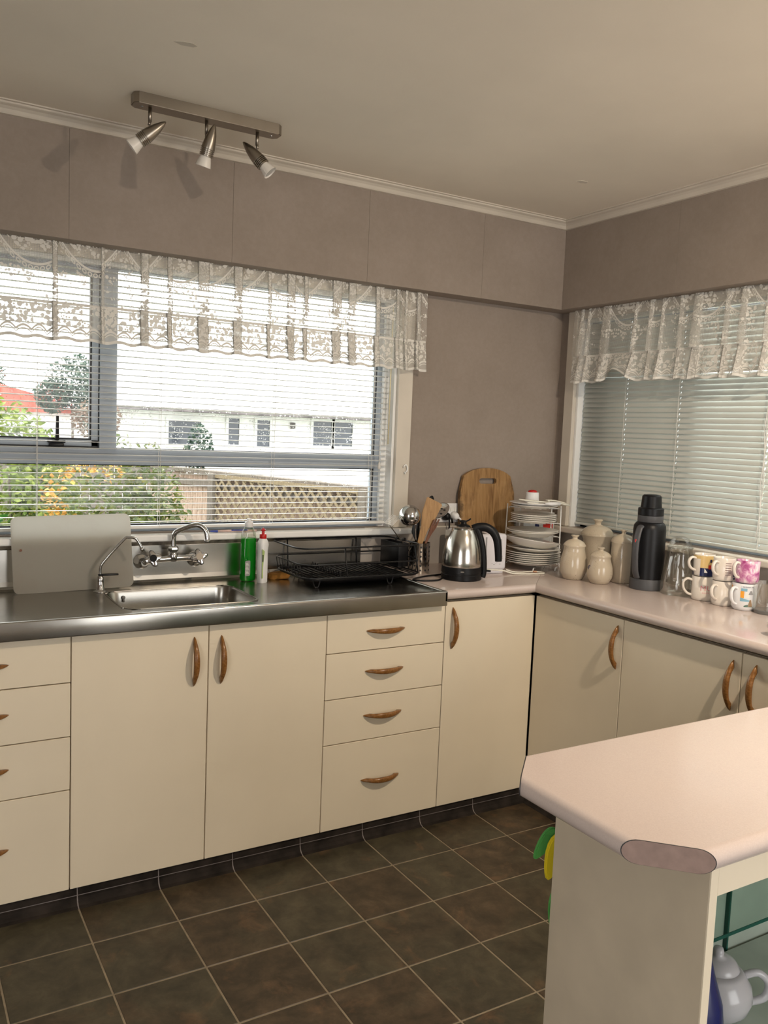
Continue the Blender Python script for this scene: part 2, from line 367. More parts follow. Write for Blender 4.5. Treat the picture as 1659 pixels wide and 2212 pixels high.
def obj(name, bm, mat, parent=None, smooth=False, loc=None, label=None):
    me = bpy.data.meshes.new(name)
    if smooth:
        for f in bm.faces: f.smooth = True
        if smooth == 'auto':
            for e in bm.edges:
                if len(e.link_faces) == 2 and e.calc_face_angle(0) > .6: e.smooth = False
    bm.to_mesh(me); bm.free()
    me.materials.append(M[mat]); o = bpy.data.objects.new(name, me); COL.objects.link(o)
    if parent is not None: o.parent = parent
    if loc is not None: o.location = loc
    if label: o['label'] = label
    return o
def part_copy(src, parent, loc=None, rot=None, name=None):
    o = src.copy(); COL.objects.link(o); o.parent = parent
    if loc is not None: o.location = loc
    if rot is not None: o.rotation_euler = rot
    return o
def tag(o, label, cat, group=None, kind=None):
    o['label'] = label; o['category'] = cat
    if group: o['group'] = group
    if kind: o['kind'] = kind
    return o
def thing(name, label, cat, loc=(0, 0, 0), rz=0, group=None):
    o = bpy.data.objects.new(name, None); o.empty_display_size = .05; COL.objects.link(o); o.location = loc; o.rotation_euler = (0, 0, rz)
    return tag(o, label, cat, group)
def dup(root, loc, rot=None, label=None, group=None):
    r = root.copy(); COL.objects.link(r); r.location = loc
    if rot is not None: r.rotation_euler = rot
    if label: r['label'] = label
    if group: r['group'] = group
    for ch in list(root.children):
        c = ch.copy(); COL.objects.link(c); c.parent = r
        for g in list(ch.children):
            d = g.copy(); COL.objects.link(d); d.parent = c
    return r
def struct(name, bm, mat, parent=None, smooth=False):
    o = obj(name, bm, mat, parent, smooth)
    if parent is None: o['kind'] = 'structure'
    return o

# ------------------------------------------------------------------ key dimensions (metres; window wall y=0, right wall x=0)
XL, YF = -4.4, -5.1                   # far left wall, wall behind the camera
ZC = 2.512                            # ceiling
ZB, ZK = 2.114, 2.476                 # bulkhead underside, cornice underside
YD, XD = -.576, -.572                 # door faces of the two runs
ZT, ZD = .865, .06                    # door top, door bottom
ZW = .92                              # worktop height
X1, X2, X3, X4 = -2.3818, -1.9524, -1.5215, -1.0171
Y6, Y7, Y8 = -1.0586, -1.5499, -2.035

# ------------------------------------------------------------------ room shell
bm = bmn(); box(bm, XL-.1, YF-.1, -.06, .1, .1, -.0012); floor = struct('floor', bm, 'grout')
TS, TX, TY = .2541, -2.1025, -.7897
tb = bmn(); g = .0026; box(tb, -TS/2+g, -TS/2+g, -.004, TS/2-g, TS/2-g, 0, .0012, 1)
t0 = None
for i in range(-8, 8):
    for j in range(-1, 12):
        cx, cy = TX+(i+.5)*TS, TY-(j+.5)*TS+TS*0
        if cx+TS/2 > -.6 and j < 5 and i > 5: continue
        if t0 is None:
            t0 = obj('tile', tb, 'tile', floor, loc=(cx, cy, 0))
        elif cy+TS/2 < -.42: part_copy(t0, floor, (cx, cy, 0))
bm = bmn(); box(bm, XL-.1, YF-.1, ZC, .1, .1, ZC+.08); ceiling = struct('ceiling', bm, 'ceiling')
# flaking paint spots on the ceiling
def flake(cx, cy, pts, m):
    b = bmn(); prism(b, [(cx+x, cy+y) for x, y in pts], 'z', ZC-.0012, ZC+.001); return obj('flaked_paint', b, m, ceiling)
flat('flake_tone', (.55, .50, .42), .9)
flake(-2.155, -.875, [(-.035, .004), (-.012, .014), (.02, .008), (.028, -.004), (.012, -.014), (-.012, -.010)], 'flake_tone')
flake(-.50, -.62, [(-.02, .01), (.01, .016), (.03, .006), (.02, -.012), (-.01, -.01)], 'trim')
# window wall: opening x WX0..WX1, z WZ0..WZ1
WX0, WX1, WZ0, WZ1 = -2.95, -.93, 1.09, 2.12
bm = bmn()
box(bm, XL-.1, 0, -.05, .1, .12, WZ0); box(bm, XL-.1, 0, WZ1, .1, .12, ZC); box(bm, XL-.1, 0, WZ0, WX0, .12, WZ1); box(bm, WX1, 0, WZ0, .1, .12, WZ1)
wall_back = struct('wall_back', bm, 'wall')
RY0, RY1, RZ0, RZ1 = -2.3, -.13, 1.09, 2.12
bm = bmn()
box(bm, 0, YF-.1, -.05, .12, 0, RZ0); box(bm, 0, YF-.1, RZ1, .12, 0, ZC); box(bm, 0, YF-.1, RZ0, .12, RY0, RZ1); box(bm, 0, RY1, RZ0, .12, 0, RZ1)
wall_right = struct('wall_right', bm, 'wall')
# wall behind the camera and far left wall, both with unseen openings added to let in fill daylight
bm = bmn(); box(bm, XL-.12, YF-.1, -.05, XL, -4.8, ZC); box(bm, XL-.12, -3.2, -.05, XL, .1, ZC); box(bm, XL-.12, -4.8, 2.1, XL, -3.2, ZC); box(bm, XL-.12, -4.8, -.05, XL, -3.2, .3)
struct('wall_left', bm, 'wall')
bm = bmn(); box(bm, XL-.1, YF-.12, -.05, -1.9, YF, ZC); box(bm, -.3, YF-.12, -.05, .1, YF, ZC); box(bm, -1.9, YF-.12, 2.1, -.3, YF, ZC); box(bm, -1.9, YF-.12, -.05, -.3, YF, .2)
struct('wall_front', bm, 'wall')
# bulkheads above the windows, faced with wallpapered panels
bm = bmn(); box(bm, XL, -.097, ZB, -.0, 0, ZC); bulk1 = struct('trim_1', bm, 'wall')
xs = [XL, -4.05, -3.47, -2.89, -2.31, -1.73, -1.151, -.571, -.0972]
for a, b_ in zip(xs, xs[1:]):
    q = bmn(); box(q, a+.0003, -.1, ZB, b_-.0003, -.0965, ZC-.002, .0006, 1); obj('panel', q, 'wall', bulk1)
bm = bmn(); box(bm, -.097, YF, ZB, 0, -.097, ZC); bulk2 = struct('trim_2', bm, 'wall')
ys = [-.1002, -.766, -1.37, -1.97, -2.57, -3.17, -3.77, -4.37, YF]
for a, b_ in zip(ys, ys[1:]):
    q = bmn(); box(q, -.1, b_+.0003, ZB, -.0965, a-.0003, ZC-.002, .0006, 1); obj('panel', q, 'wall', bulk2)
# cornices (stepped scotia)
def cornice_prof(): return [(0, ZK), (-.012, ZK+.001), (-.016, ZK+.006), (-.021, ZK+.014), (-.030, ZK+.021), (-.041, ZK+.025), (-.043, ZK+.027), (-.043, ZK+.031), (-.052, ZK+.032), (-.052, ZC), (0, ZC)]
bm = bmn(); prism(bm, [(y-.1, z) for y, z in cornice_prof()], 'x', XL, -.1); struct('trim_3', bm, 'trim', smooth=False)
bm = bmn(); prism(bm, [(x-.1, z) for x, z in cornice_prof()], 'y', YF, -.1); struct('trim_4', bm, 'trim', smooth=False)

# ------------------------------------------------------------------ window 1 (back)
def emp_struct(name):
    o = bpy.data.objects.new(name, None); COL.objects.link(o); o['kind'] = 'structure'; return o
win1 = emp_struct('window_1')
bm = bmn(); box(bm, WX1, -.022, WZ0+.002, WX1+.072, 0, ZB+.0, .003); obj('architrave', bm, 'trim', win1)
bm = bmn(); box(bm, WX0-.072, -.022, WZ0+.002, WX0, 0, ZB, .003); obj('architrave', bm, 'trim', win1)
bm = bmn(); box(bm, WX0, -.02, 2.075, WX1, 0, ZB-.001, .003); obj('head_trim', bm, 'trim', win1)
bm = bmn(); box(bm, WX0-.08, -.055, 1.064, WX1+.085, .0, WZ0, .006, 3); box(bm, WX0, -.002, 1.066, WX1, .06, WZ0-.001); obj('sill', bm, 'white_gloss', win1)
bm = bmn(); box(bm, WX1-.012, -.001, WZ0, WX1, .12, WZ1); box(bm, WX0, -.001, WZ0, WX0+.012, .12, WZ1); box(bm, WX0, 0, WZ1-.012, WX1, .12, WZ1); box(bm, -.967, .045, WZ0, WX1-.012, .12, WZ1); obj('reveal', bm, 'white_gloss', win1)
FY0, FY1 = .062, .105
bm = bmn()
box(bm, WX0+.012, FY0, WZ0, WX1-.012, FY1, WZ0+.025, .002); box(bm, WX0+.012, FY0, WZ1-.06, WX1-.012, FY1, WZ1-.012, .002)
box(bm, -.992, FY0, WZ0+.025, -.967, FY1, WZ1-.06, .002); box(bm, WX0+.012, FY0, WZ0+.025, WX0+.06, FY1, WZ1-.06, .002)
obj('frame', bm, 'alu', win1)
bm = bmn(); box(bm, -2.170, FY0-.008, 1.40, -2.108, FY1, WZ1-.06, .002); obj('mullion', bm, 'alu', win1)
bm = bmn(); box(bm, WX0+.06, FY0-.004, 1.345, -.992, FY1, 1.385, .002); box(bm, WX0+.06, FY0, 1.385, -.992, FY1, 1.405, .002); obj('transom', bm, 'alu', win1)
bm = bmn()
for b_ in ((WX0+.06, 1.41, WX0+.09, 2.05), (-2.198, 1.41, -2.172, 2.05), (WX0+.06, 1.41, -2.172, 1.435), (WX0+.06, 2.03, -2.172, 2.055)):
    box(bm, b_[0], FY0+.002, b_[1], b_[2], FY1+.01, b_[3], .002)
obj('sash', bm, 'alu', win1)
bm = bmn()
for b_ in ((-2.2035, 1.436, -2.198, 2.03), (WX0+.09, 1.434, -2.198, 1.4395), (-2.1735, 1.405, -2.1695, 2.05), (-2.108, 1.403, -.992, 1.4075), (-.9965, 1.40, -.992, 2.05), (-.9965, WZ0+.025, -.992, 1.345), (WX0+.06, 1.3415, -.99, 1.345), (WX0+.06, WZ0+.025, -.99, WZ0+.030), (WX0+.06, 1.405, -2.172, 1.4105)):
    box(bm, b_[0], FY0+.001, b_[1], b_[2], FY0+.02, b_[3])
obj('rubber_seal', bm, 'rubber', win1)
for b_ in ((WX0+.085, 1.434, -2.2, 2.04), (-2.11, 1.40, -.99, 2.065), (WX0+.05, WZ0+.02, -.99, 1.35)):
    bm = bmn(); box(bm, b_[0], .082, b_[1], b_[2], .086, b_[3]); obj('glass_pane', bm, 'pane', win1)
bm = bmn(); box(bm, -2.345, .045, 1.408, -2.295, FY0, 1.420, .003); box(bm, -2.352, .05, 1.421, -2.288, FY0, 1.431, .004)
tube(bm, [(-2.320, .048, 1.43), (-2.320, .04, 1.45), (-2.3195, .04, 1.52)], [.008, .0065, .005], 10); obj('latch', bm, 'black', win1, smooth='auto')
bm = bmn(); c = (-.882, -.028, 1.352)
tube(bm, [(c[0]+.010*math.cos(a), c[1], c[2]+.016*math.sin(a)) for a in [2*PI*k/20-1.2 for k in range(14)]], .0032, 8)
tube(bm, [(c[0]-.002, -.02, c[2]-.016), (c[0]-.002, -.03, c[2]-.016), (c[0]-.002, -.03, c[2]-.024)], .003, 8); obj('cord_hook', bm, 'white_gloss', win1, True)
# window 2 (right, behind the closed blind)
win2 = emp_struct('window_2')
bm = bmn(); box(bm, -.022, RY1, RZ0+.002, 0, RY1+.062, ZB, .003); obj('architrave', bm, 'trim', win2)
bm = bmn(); box(bm, -.022, RY0-.07, RZ0+.002, 0, RY0, ZB, .003); obj('architrave', bm, 'trim', win2)
bm = bmn(); box(bm, -.02, RY0, 2.075, 0, RY1, ZB-.001, .003); obj('head_trim', bm, 'trim', win2)
bm = bmn(); box(bm, -.055, RY0-.08, 1.064, 0, RY1+.085, RZ0, .006, 3); box(bm, -.002, RY0, 1.066, .06, RY1, RZ0-.001); obj('sill', bm, 'trim', win2)
bm = bmn(); box(bm, -.001, RY1-.012, RZ0, .12, RY1, RZ1); box(bm, -.001, RY0, RZ0, .12, RY0+.012, RZ1); box(bm, 0, RY0, RZ1-.012, .12, RY1, RZ1); obj('reveal', bm, 'white_gloss', win2)
bm = bmn()
box(bm, FY0, RY0+.012, RZ0, FY1, RY1-.012, RZ0+.04, .002); box(bm, FY0, RY0+.012, RZ1-.06, FY1, RY1-.012, RZ1-.012, .002)
box(bm, FY0, RY1-.06, RZ0, FY1, RY1-.012, RZ1-.012, .002); box(bm, FY0, RY0+.012, RZ0, FY1, RY0+.06, RZ1-.012, .002); box(bm, FY0, -.80, RZ0, FY1, -.74, RZ1-.02, .002)
obj('frame', bm, 'alu', win2)
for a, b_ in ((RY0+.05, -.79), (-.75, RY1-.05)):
    bm = bmn(); box(bm, .082, a, RZ0+.03, .086, b_, RZ1-.05); obj('glass_pane', bm, 'pane_plain' if a < -1 else 'pane_shading', win2)

# ------------------------------------------------------------------ venetian blinds
def slat_bm(L, wd=.025, camber=.0022, th=.0006, slots=()):
    b = bmesh.new(); n = 7; xs = [-L/2]
    for c in sorted(slots): xs += [c-.0022, c+.0022]
    xs.append(L/2); hole = set()
    def row(x, up): return [b.verts.new((x, (k/(n-1)-.5)*wd, camber*(1-(2*k/(n-1)-1)**2)+(th/2 if up else -th/2))) for k in range(n)]
    T = [row(x, 1) for x in xs]; B = [row(x, 0) for x in xs]
    for i in range(len(xs)-1):
        for k in range(n-1):
            if i % 2 == 1 and k in (2, 3): continue
            b.faces.new((T[i][k], T[i+1][k], T[i+1][k+1], T[i][k+1])); b.faces.new((B[i][k], B[i][k+1], B[i+1][k+1], B[i+1][k]))
    for i in range(len(xs)-1):
        for k in (0, n-1): b.faces.new((T[i][k], T[i+1][k], B[i+1][k], B[i][k]))
    for i in (0, len(xs)-1):
        for k in range(n-1): b.faces.new((T[i][k], T[i][k+1], B[i][k+1], B[i][k]))
    bmesh.ops.recalc_face_normals(b, faces=b.faces)
    return b
def blind(label, origin, L, rz, tilt, z0, z1, pitch, mat, cords, wd=.025, droop=None):
    r = thing('venetian_blind', label, 'blind', origin, rz, None)
    q = bmn(); box(q, -L/2, -.013, z1, L/2, .013, z1+.026, .002); obj('head_rail', q, mat, r)
    q = bmn(); box(q, -L/2, -.012, z0-.014, L/2, .012, z0-.002, .003); obj('bottom_rail', q, mat, r)
    s0 = None; n = int((z1-z0-.006)/pitch)
    for k in range(n):
        z = z0+.012+k*pitch; t = tilt+random.uniform(-.03, .03); roll = random.uniform(-.0012, .0012)
        if droop and k in droop: z -= droop[k]; t -= .12
        if s0 is None: s0 = obj('slat', slat_bm(L, wd, slots=cords), mat, r, True); s0.location = (0, 0, z); s0.rotation_euler = (t, 0, 0)
        else: part_copy(s0, r, (random.uniform(-.002, .002), 0, z), (t, roll, 0))
    for cx in cords:
        q = bmn()
        for yy in (-.0135, .0135): tube(q, [(cx, yy, z0-.006), (cx, yy, z1)], .0009, 5)
        for k in range(n): tube(q, [(cx, -.0135, z0+.010+k*pitch), (cx, .0135, z0+.010+k*pitch)], .0006, 4)
        obj('ladder_cord', q, 'cord', r)
    return r
BX0, BX1 = WX0+.014, WX1-.016; BM = (BX0+BX1)/2
b1 = blind('white venetian blind with open slats over the bright sink window', (BM, .034, 0), BX1-BX0, 0, -.06, 1.118, 2.062, .0228, 'blind', [-2.389-BM, -1.951-BM, -1.485-BM, -1.027-BM])
q = bmn(); tube(q, smooth_path([(-.985-BM, -.018, 2.06), (-.975-BM, -.02, 1.8), (-.988-BM, -.02, 1.55), (-.992-BM, -.02, 1.375)], 6), .0013, 6); obj('pull_cord', q, 'cord', b1)
q = bmn(); lathe(q, [(.002, .032), (.004, .028), (.007, .008), (.006, .001), (0, 0)], 12, -.992-BM, -.02); bmesh.ops.translate(q, verts=q.verts, vec=(0, 0, 1.345)); obj('cord_tassel', q, 'cord', b1, True)
q = bmn(); tube(q, [(-.952-BM, -.02, 2.06), (-.953-BM, -.022, 1.455)], .0028, 8); flat('clear_wand', (.75, .66, .42), .2); obj('tilt_wand', q, 'clear_wand', b1, True)
RM = (RY0+RY1)/2-.002; RL = RY1-RY0-.034
b2 = blind('closed pale venetian blind over the right window, behind the thermos', (.034, RM, 0), RL, -PI/2, 1.20, 1.118, 2.062, .0228, 'blind2', [-(-.421-RM), -(-.722-RM), -(-1.147-RM), -(-1.8-RM)], wd=.0275, droop={29: .003})
q = bmn(); yy = -(-1.147-RM)
tube(q, [(yy+.006+.004*math.sin(k*.9), -.018, 2.05-k*.03) for k in range(31)], .0013, 5); tube(q, [(yy-.004*math.sin(k*.9), -.019, 2.05-k*.03) for k in range(31)], .0013, 5); obj('pull_cord', q, 'cord', b2)

# ------------------------------------------------------------------ lace valances
def lace(name, label, a, bx, along, face, folds, z_top, z_seam, z_bot, lift=None):
    """valance hanging along one axis from a to bx; `face` is the coordinate of its plane, folds = [(position, overlap)]"""
    r = thing(name, label, 'curtain', (0, 0, 0))
    path = []
    n = 420; L = bx-a; s = 0
    pts = []; t = a; sgn = 1 if L > 0 else -1; ev = sorted(folds, key=lambda f: f[0]*sgn)
    cur = a; step = .006; depth = 0
    def put(p, d): pts.append((p, d))
    i = 0; p = a
    while (p-bx)*sgn < 0:
        if i < len(ev) and (p-ev[i][0])*sgn >= 0:
            ov = ev[i][1]; m = max(4, int(ov/.005)); i += 1; p0 = p
            for pl in range(5):
                for k in range(m): put(p0+sgn*ov*(k/m if pl % 2 == 0 else 1-k/m), .005*pl)
            p = p0+sgn*ov
        put(p, 0); p += sgn*step
    put(bx, 0)
    ds = [q_[1] for q_ in pts]; sm = []
    for k in range(len(pts)):
        w_ = ds[max(0, k-2):k+3]; sm.append(sum(w_)/len(w_))
    ulen = [0]
    for k in range(1, len(pts)): ulen.append(ulen[-1]+max(abs(pts[k][0]-pts[k-1][0]), .002))
    def build(nm, zt, zb, mat, amp, flare, vtop, wave):
        b = bmesh.new(); uv = b.loops.layers.uv.new('UVMap'); rows = 8; grid = []
        for k, (p_, _) in enumerate(pts):
            col = []
            for j in range(rows+1):
                f = j/rows; z = zt+(zb-zt)*f
                if nm == 'ruffle': z += .004*math.sin(p_*70)*f
                d = sm[k]*(.35+.65*f)+amp*(.25+.75*f)*math.sin(p_*wave[0]+1.3*math.sin(p_*7))+amp*.5*math.sin(p_*wave[1])*f
                d += flare*f
                pp = p_
                if lift: z, pp, dd = lift(p_, z, nm, f); d += dd
                x_, y_ = (pp, face-d) if along == 'x' else (face-d, pp)
                v_ = b.verts.new((x_, y_, z)); col.append((v_, (ulen[k], vtop*(1-f) if nm == 'ruffle' else .0+vtop*(1-f))))
            grid.append(col)
        for k in range(len(grid)-1):
            for j in range(rows):
                q4 = (grid[k][j], grid[k+1][j], grid[k+1][j+1], grid[k][j+1])
                fc = b.faces.new([v for v, _ in q4]); fc.smooth = True
                for lp, (_, uvv) in zip(fc.loops, q4): lp[uv].uv = uvv
        return obj(nm, b, mat, r, True)
    build('lace_panel', z_top, z_seam, 'lace', .004, .002, z_top-z_seam, (21, 43))
    build('ruffle', z_seam+.004, z_bot, 'lace_ruffle', .0075, .010, .125, (46, 83))
    return r
lace('lace_valance', 'white lace valance with ruffled hem hanging across the sink window', -3.0, -.822, 'x', -.052,
     [(-2.63, .02), (-2.36, .018), (-2.20, .012), (-2.06, .03), (-1.965, .02), (-1.845, .044), (-1.71, .036), (-1.57, .016), (-1.485, .036), (-1.415, .02), (-1.285, .044), (-1.215, .036), (-1.085, .024), (-.985, .02), (-.94, .016), (-.885, .022)], ZB-.004, 1.905, 1.778)
def liftR(p, z, nm, f):
    d = 0; k = math.exp(-((p+.46)/.055)**2)
    if nm == 'ruffle': z += .055*k*f; d += .03*k*f
    sh = .02*math.exp(-((p+.42)/.10)**2)*((ZB-z)/.33)
    return z, p+sh, d
lace('lace_valance', 'white lace valance above the closed blind, one ruffle turned up', -.142, -2.25, 'y', -.052,
     [(-.19, .018), (-.235, .014), (-.33, .05), (-.52, .014), (-.60, .018), (-.67, .014), (-.76, .018), (-.83, .04), (-.98, .022), (-1.05, .03), (-1.16, .02), (-1.3, .03), (-1.5, .02), (-1.7, .03)], ZB-.004, 1.895, 1.772, liftR)

# ------------------------------------------------------------------ base cabinets
def handle_bm(L=.163, H=.037, W=.0092):
    b = bmesh.new(); n = 28; rings = []
    for i in range(n+1):
        t = -1+2*i/n; te = max(-.995, min(.995, t))
        ho = H*(1-te*te)**.75+.0012
        hi = 0 if abs(t) > .66 else (H*.66)*(1-(t/.66)**2)**.5
        hi = min(hi, ho-.006) if abs(t) <= .66 else 0
        w_ = W*(1-te*te)**.5*(.75+.25*(1-te*te))+.0006
        m = (ho+hi)/2; hh = (ho-hi)/2
        ring = []
        for k in range(8):
            a = 2*PI*k/8+PI/8; cx, cy = math.cos(a), math.sin(a)
            sx = math.copysign(abs(cx)**.6, cx); sy = math.copysign(abs(cy)**.6, cy)
            ring.append(b.verts.new((t*L/2, -(m+hh*sy), w_*sx)))
        rings.append(ring)
    for a, c in zip(rings, rings[1:]):
        for k in range(8): b.faces.new((a[k], a[(k+1) % 8], c[(k+1) % 8], c[k]))
    b.faces.new(rings[0][::-1]); b.faces.new(rings[-1]); bmesh.ops.recalc_face_normals(b, faces=b.faces)
    return b
H0 = []
def handle(parent, loc, rot):
    if not H0: H0.append(obj('handle', handle_bm(), 'handle_wood', parent, True))
    else: H0.append(part_copy(H0[0], parent))
    o = H0[-1]; o.location = loc; o.rotation_euler = rot; return o
DT = .018; G = .0016
def front(name, parent, x0, x1, z0, z1):
    """door/drawer front, local frame: face at y=0, cabinet behind (+y)"""
    q = bmn(); box(q, x0+G, 0, z0+G, x1-G, DT, z1-G, .0012, 1); return obj(name, q, 'cream', parent)
def carcass(parent, x0, x1, depth, z0=ZD+.0, z1=ZT):
    q = bmn(); box(q, x0+.001, DT+.002, z0, x1-.001, depth, z1); obj('carcass', q, 'cream_dark', parent)
    q = bmn(); box(q, x0+.004, DT+.0003, z0+.002, x1-.004, DT+.003, z1-.001); obj('inner_shadow_edge', q, 'gap', parent)  # dark sheet painting the shade in the gaps between fronts
def unit(name, label, x0, x1, rz=0, origin=None, group=None):
    return thing(name, label, 'cabinet', origin or (x0, YD, 0), rz, group)
DZ = [ZT, .7163, .5481, .3809, ZD]
def drawers(x0, x1, label, hx):
    u = unit('drawer_cabinet', label, x0, x1); carcass(u, 0, x1-x0, .55)
    for k in range(4):
        d = front('drawer', u, 0, x1-x0, DZ[k+1], DZ[k]); z = [.789, .640, .474, .229][k]
        handle(d, (hx-x0, 0, z), (0, 0, 0))
    return u
drawers(-2.876, X1, 'cream four-drawer cabinet at the far left under the steel bench', -2.637)
drawers(X3, X4, 'cream four-drawer cabinet below the black dish rack', -1.280)
u = unit('sink_cabinet', 'cream two-door cabinet under the sink and taps', X1, X3); carcass(u, 0, X3-X1, .55, ZD, .752)
d = front('door', u, 0, X2-X1, ZD, ZT); handle(d, (-2.0015-X1, 0, .742), (0, PI/2, 0))
d = front('door', u, X2-X1, X3-X1, ZD, ZT); handle(d, (-1.910-X1, 0, .740), (0, PI/2, 0))
u = unit('corner_cabinet', 'cream single-door cabinet below the kettle, next to the inner corner', X4, XD); carcass(u, 0, XD-X4-.002, .55, ZD, .872)
q = bmn(); box(q, G, 0, ZD+G, XD-X4-.004, DT, .872-G, .0012, 1); d = obj('door', q, 'cream', u); handle(d, (-.983-X4, 0, .768), (0, PI/2, 0))
# right run: local x runs along -y
def unitR(name, label, y0, y1):
    return thing(name, label, 'cabinet', (XD, y0, 0), -PI/2)
yc = YD-.003
u = unitR('right_cabinet', 'cream single-door cabinet on the right side of the inner corner', yc, Y6); carcass(u, 0, yc-Y6, .55, ZD, .872)
q = bmn(); box(q, G+.001, 0, ZD+G, yc-Y6-G, DT, .872-G, .0012, 1); d = obj('door', q, 'cream', u); handle(d, (yc+1.033, 0, .764), (0, PI/2, 0))
u = unitR('right_cabinet', 'cream double-door cabinet on the right, partly hidden by the peninsula top', Y6, Y8); carcass(u, 0, Y6-Y8, .55, ZD, .872)
q = bmn(); box(q, G, 0, ZD+G, Y6-Y7-G, DT, .872-G, .0012, 1); d = obj('door', q, 'cream', u); handle(d, (Y6+1.521, 0, .76), (0, PI/2, 0))
q = bmn(); box(q, Y6-Y7+G, 0, ZD+G, Y6-Y8-G, DT, .872-G, .0012, 1); d = obj('door', q, 'cream', u); handle(d, (Y6+1.603, 0, .765), (0, PI/2, 0))
# coved vinyl kick
def kick(name, horizontal):
    k = emp_struct(name); prof = [(.006, 0), (-.024, 0), (-.012, .004), (-.004, .012), (0, .024), (.004, .06), (.02, .06), (.02, 0)]
    cuts = [-2.876+.0]+[TX+i*TS for i in range(-2, 6)]+[XD+.02] if horizontal else [YD+.02]+[TY-j*TS for j in range(0, 6)]+[-2.06]
    for a, b_ in zip(cuts, cuts[1:]):
        if abs(a-b_) < .02: continue
        s_ = .0018 if b_ > a else -.0018
        for nm, pr, mt in (('kick_tile', prof[:5][1:]+[(.0, .031), (.015, .031), (.015, 0)], 'kick'), ('kick_tile', [(.0, .034), (.003, .0595), (.016, .0595), (.016, .034)], 'kick')):
            q = bmn()
            if horizontal: prism(q, [(YD+.008+y, z) for y, z in pr], 'x', a+s_, b_-s_)
            else: prism(q, [(XD+.008+y, z) for y, z in pr], 'y', a+s_, b_-s_)
            obj(nm, q, mt, k)
    q = bmn()
    if horizontal: prism(q, [(YD+.0085+y, z) for y, z in prof], 'x', cuts[0], cuts[-1])
    else: prism(q, [(XD+.0085+y, z) for y, z in prof], 'y', cuts[0], cuts[-1])
    obj('weld_strip', q, 'kick_line', k)
kick('baseboard_back', True); kick('baseboard_right', False)

# ------------------------------------------------------------------ stainless sink bench
SX0, SX1, SY0 = -2.9, -1.034, -.612
sb = thing('sink_bench', 'stainless steel sink bench top with bowl and splashback under the window', 'sink bench', (0, 0, 0))
bowl = rrect(-2.200, -.472, -1.730, -.155, .055, 8)
bm = bmn(); prism(bm, rrect(SX0, SY0+.004, SX1, -.012, .004, 2), 'z', .900, .904, [bowl]); obj('bench_top', bm, 'steel', sb)
bm = bmn(); box(bm, SX0, SY0, .865, SX1, SY0+.02, .922, .004, 3); box(bm, SX1-.014, SY0, .880, SX1, -.012, .9215, .004, 3); obj('front_edge', bm, 'steel', sb, 'auto')
bm = bmn(); box(bm, SX0, -.016, .900, SX1-.05, -.004, 1.047, .002); prism(bm, [(-.004, .904), (-.045, .904), (-.028, .908), (-.02, .916), (-.016, .932), (-.004, .932)], 'x', SX0, SX1-.03); obj('splashback', bm, 'steel', sb)
bm = bmn(); b = bmesh.new(); lv = []
for s_, z in ((1, .904), (.985, .896), (.965, .85), (.93, .79), (.85, .775), (.3, .770)):
    lv.append([b.verts.new((-1.965+(x+1.965)*s_, -.3135+(y+.3135)*(s_ if s_ < .95 else s_), z)) for x, y in bowl])
for a, c in zip(lv, lv[1:]):
    for i in range(len(a)): b.faces.new((a[i], a[(i+1) % len(a)], c[(i+1) % len(a)], c[i]))
b.faces.new(lv[-1]); bmesh.ops.recalc_face_normals(b, faces=b.faces)
for f in b.faces: f.normal_flip()
merge(bm, b); obj('bowl', bm, 'steel', sb, 'auto')
bm = bmn(); tube(bm, smooth_path([(x, y, .9045) for x, y in bowl[::2]]+[(bowl[0][0], bowl[0][1], .9045)], 2), .0022, 6); obj('bowl_rim', bm, 'steel', sb, True)
bm = bmn(); lathe(bm, [(0, 0), (.007, .001), (.006, .004), (.003, .006), (0, .006)], 14, mat=Matrix.Translation((-2.128, -.162, .882))@Matrix.Rotation(PI/2, 4, 'X')); tube(bm, [(-2.128, -.167, .878), (-2.128, -.167, .867)], .0035, 8); obj('overflow', bm, 'chrome_dark', sb, True)
bm = bmn(); box(bm, SX0, -.02, 1.047, SX1, -.002, 1.064, .002); M['grime'] = plain('grimy_sealant', (.24, .20, .15), .8, var=.4, vs=25); obj('sealant_strip', bm, 'grime', sb)

# ------------------------------------------------------------------ laminate worktop (L) and splashbacks
def bull(side, e, zt=ZW, th=.036):
    """bullnose profile, outer edge at coordinate e; returns (offset,z) outline going inwards by +"""
    r = th/2; o = []
    for k in range(9):
        a = PI/2+PI*k/8; o.append((e+r+r*math.cos(a)*1.0, zt-r+r*math.sin(a)))
    return o
wt = thing('laminate_worktop', 'pink-beige laminate corner worktop carrying kettle, canisters and mugs', 'worktop', (0, 0, 0))
YN, XN = YD-.024, XD-.024
o_ = bull('y', YN)
def strip_worktop(outline_in, axis): pass
bm = bmn(); b = bmesh.new()
prism(b, [p for p in o_]+[(-.002, ZW-.036), (-.002, ZW)], 'x', SX1+.002, -.002)
bmesh.ops.bisect_plane(b, geom=b.verts[:]+b.edges[:]+b.faces[:], plane_co=(XN, YN, 0), plane_no=(1, -1, 0), clear_outer=True)
bmesh.ops.holes_fill(b, edges=[e for e in b.edges if e.is_boundary]); merge(bm, b); obj('back_section', bm, 'laminate', wt, 'auto')
bm = bmn(); b = bmesh.new(); o2 = bull('x', XN)
prism(b, [p for p in o2]+[(-.002, ZW-.036), (-.002, ZW)], 'y', -2.6, -.002)
bmesh.ops.bisect_plane(b, geom=b.verts[:]+b.edges[:]+b.faces[:], plane_co=(XN+.0012, YN, 0), plane_no=(-1, 1, 0), clear_outer=True)
bmesh.ops.holes_fill(b, edges=[e for e in b.edges if e.is_boundary]); merge(bm, b); obj('right_section', bm, 'laminate', wt, 'auto')
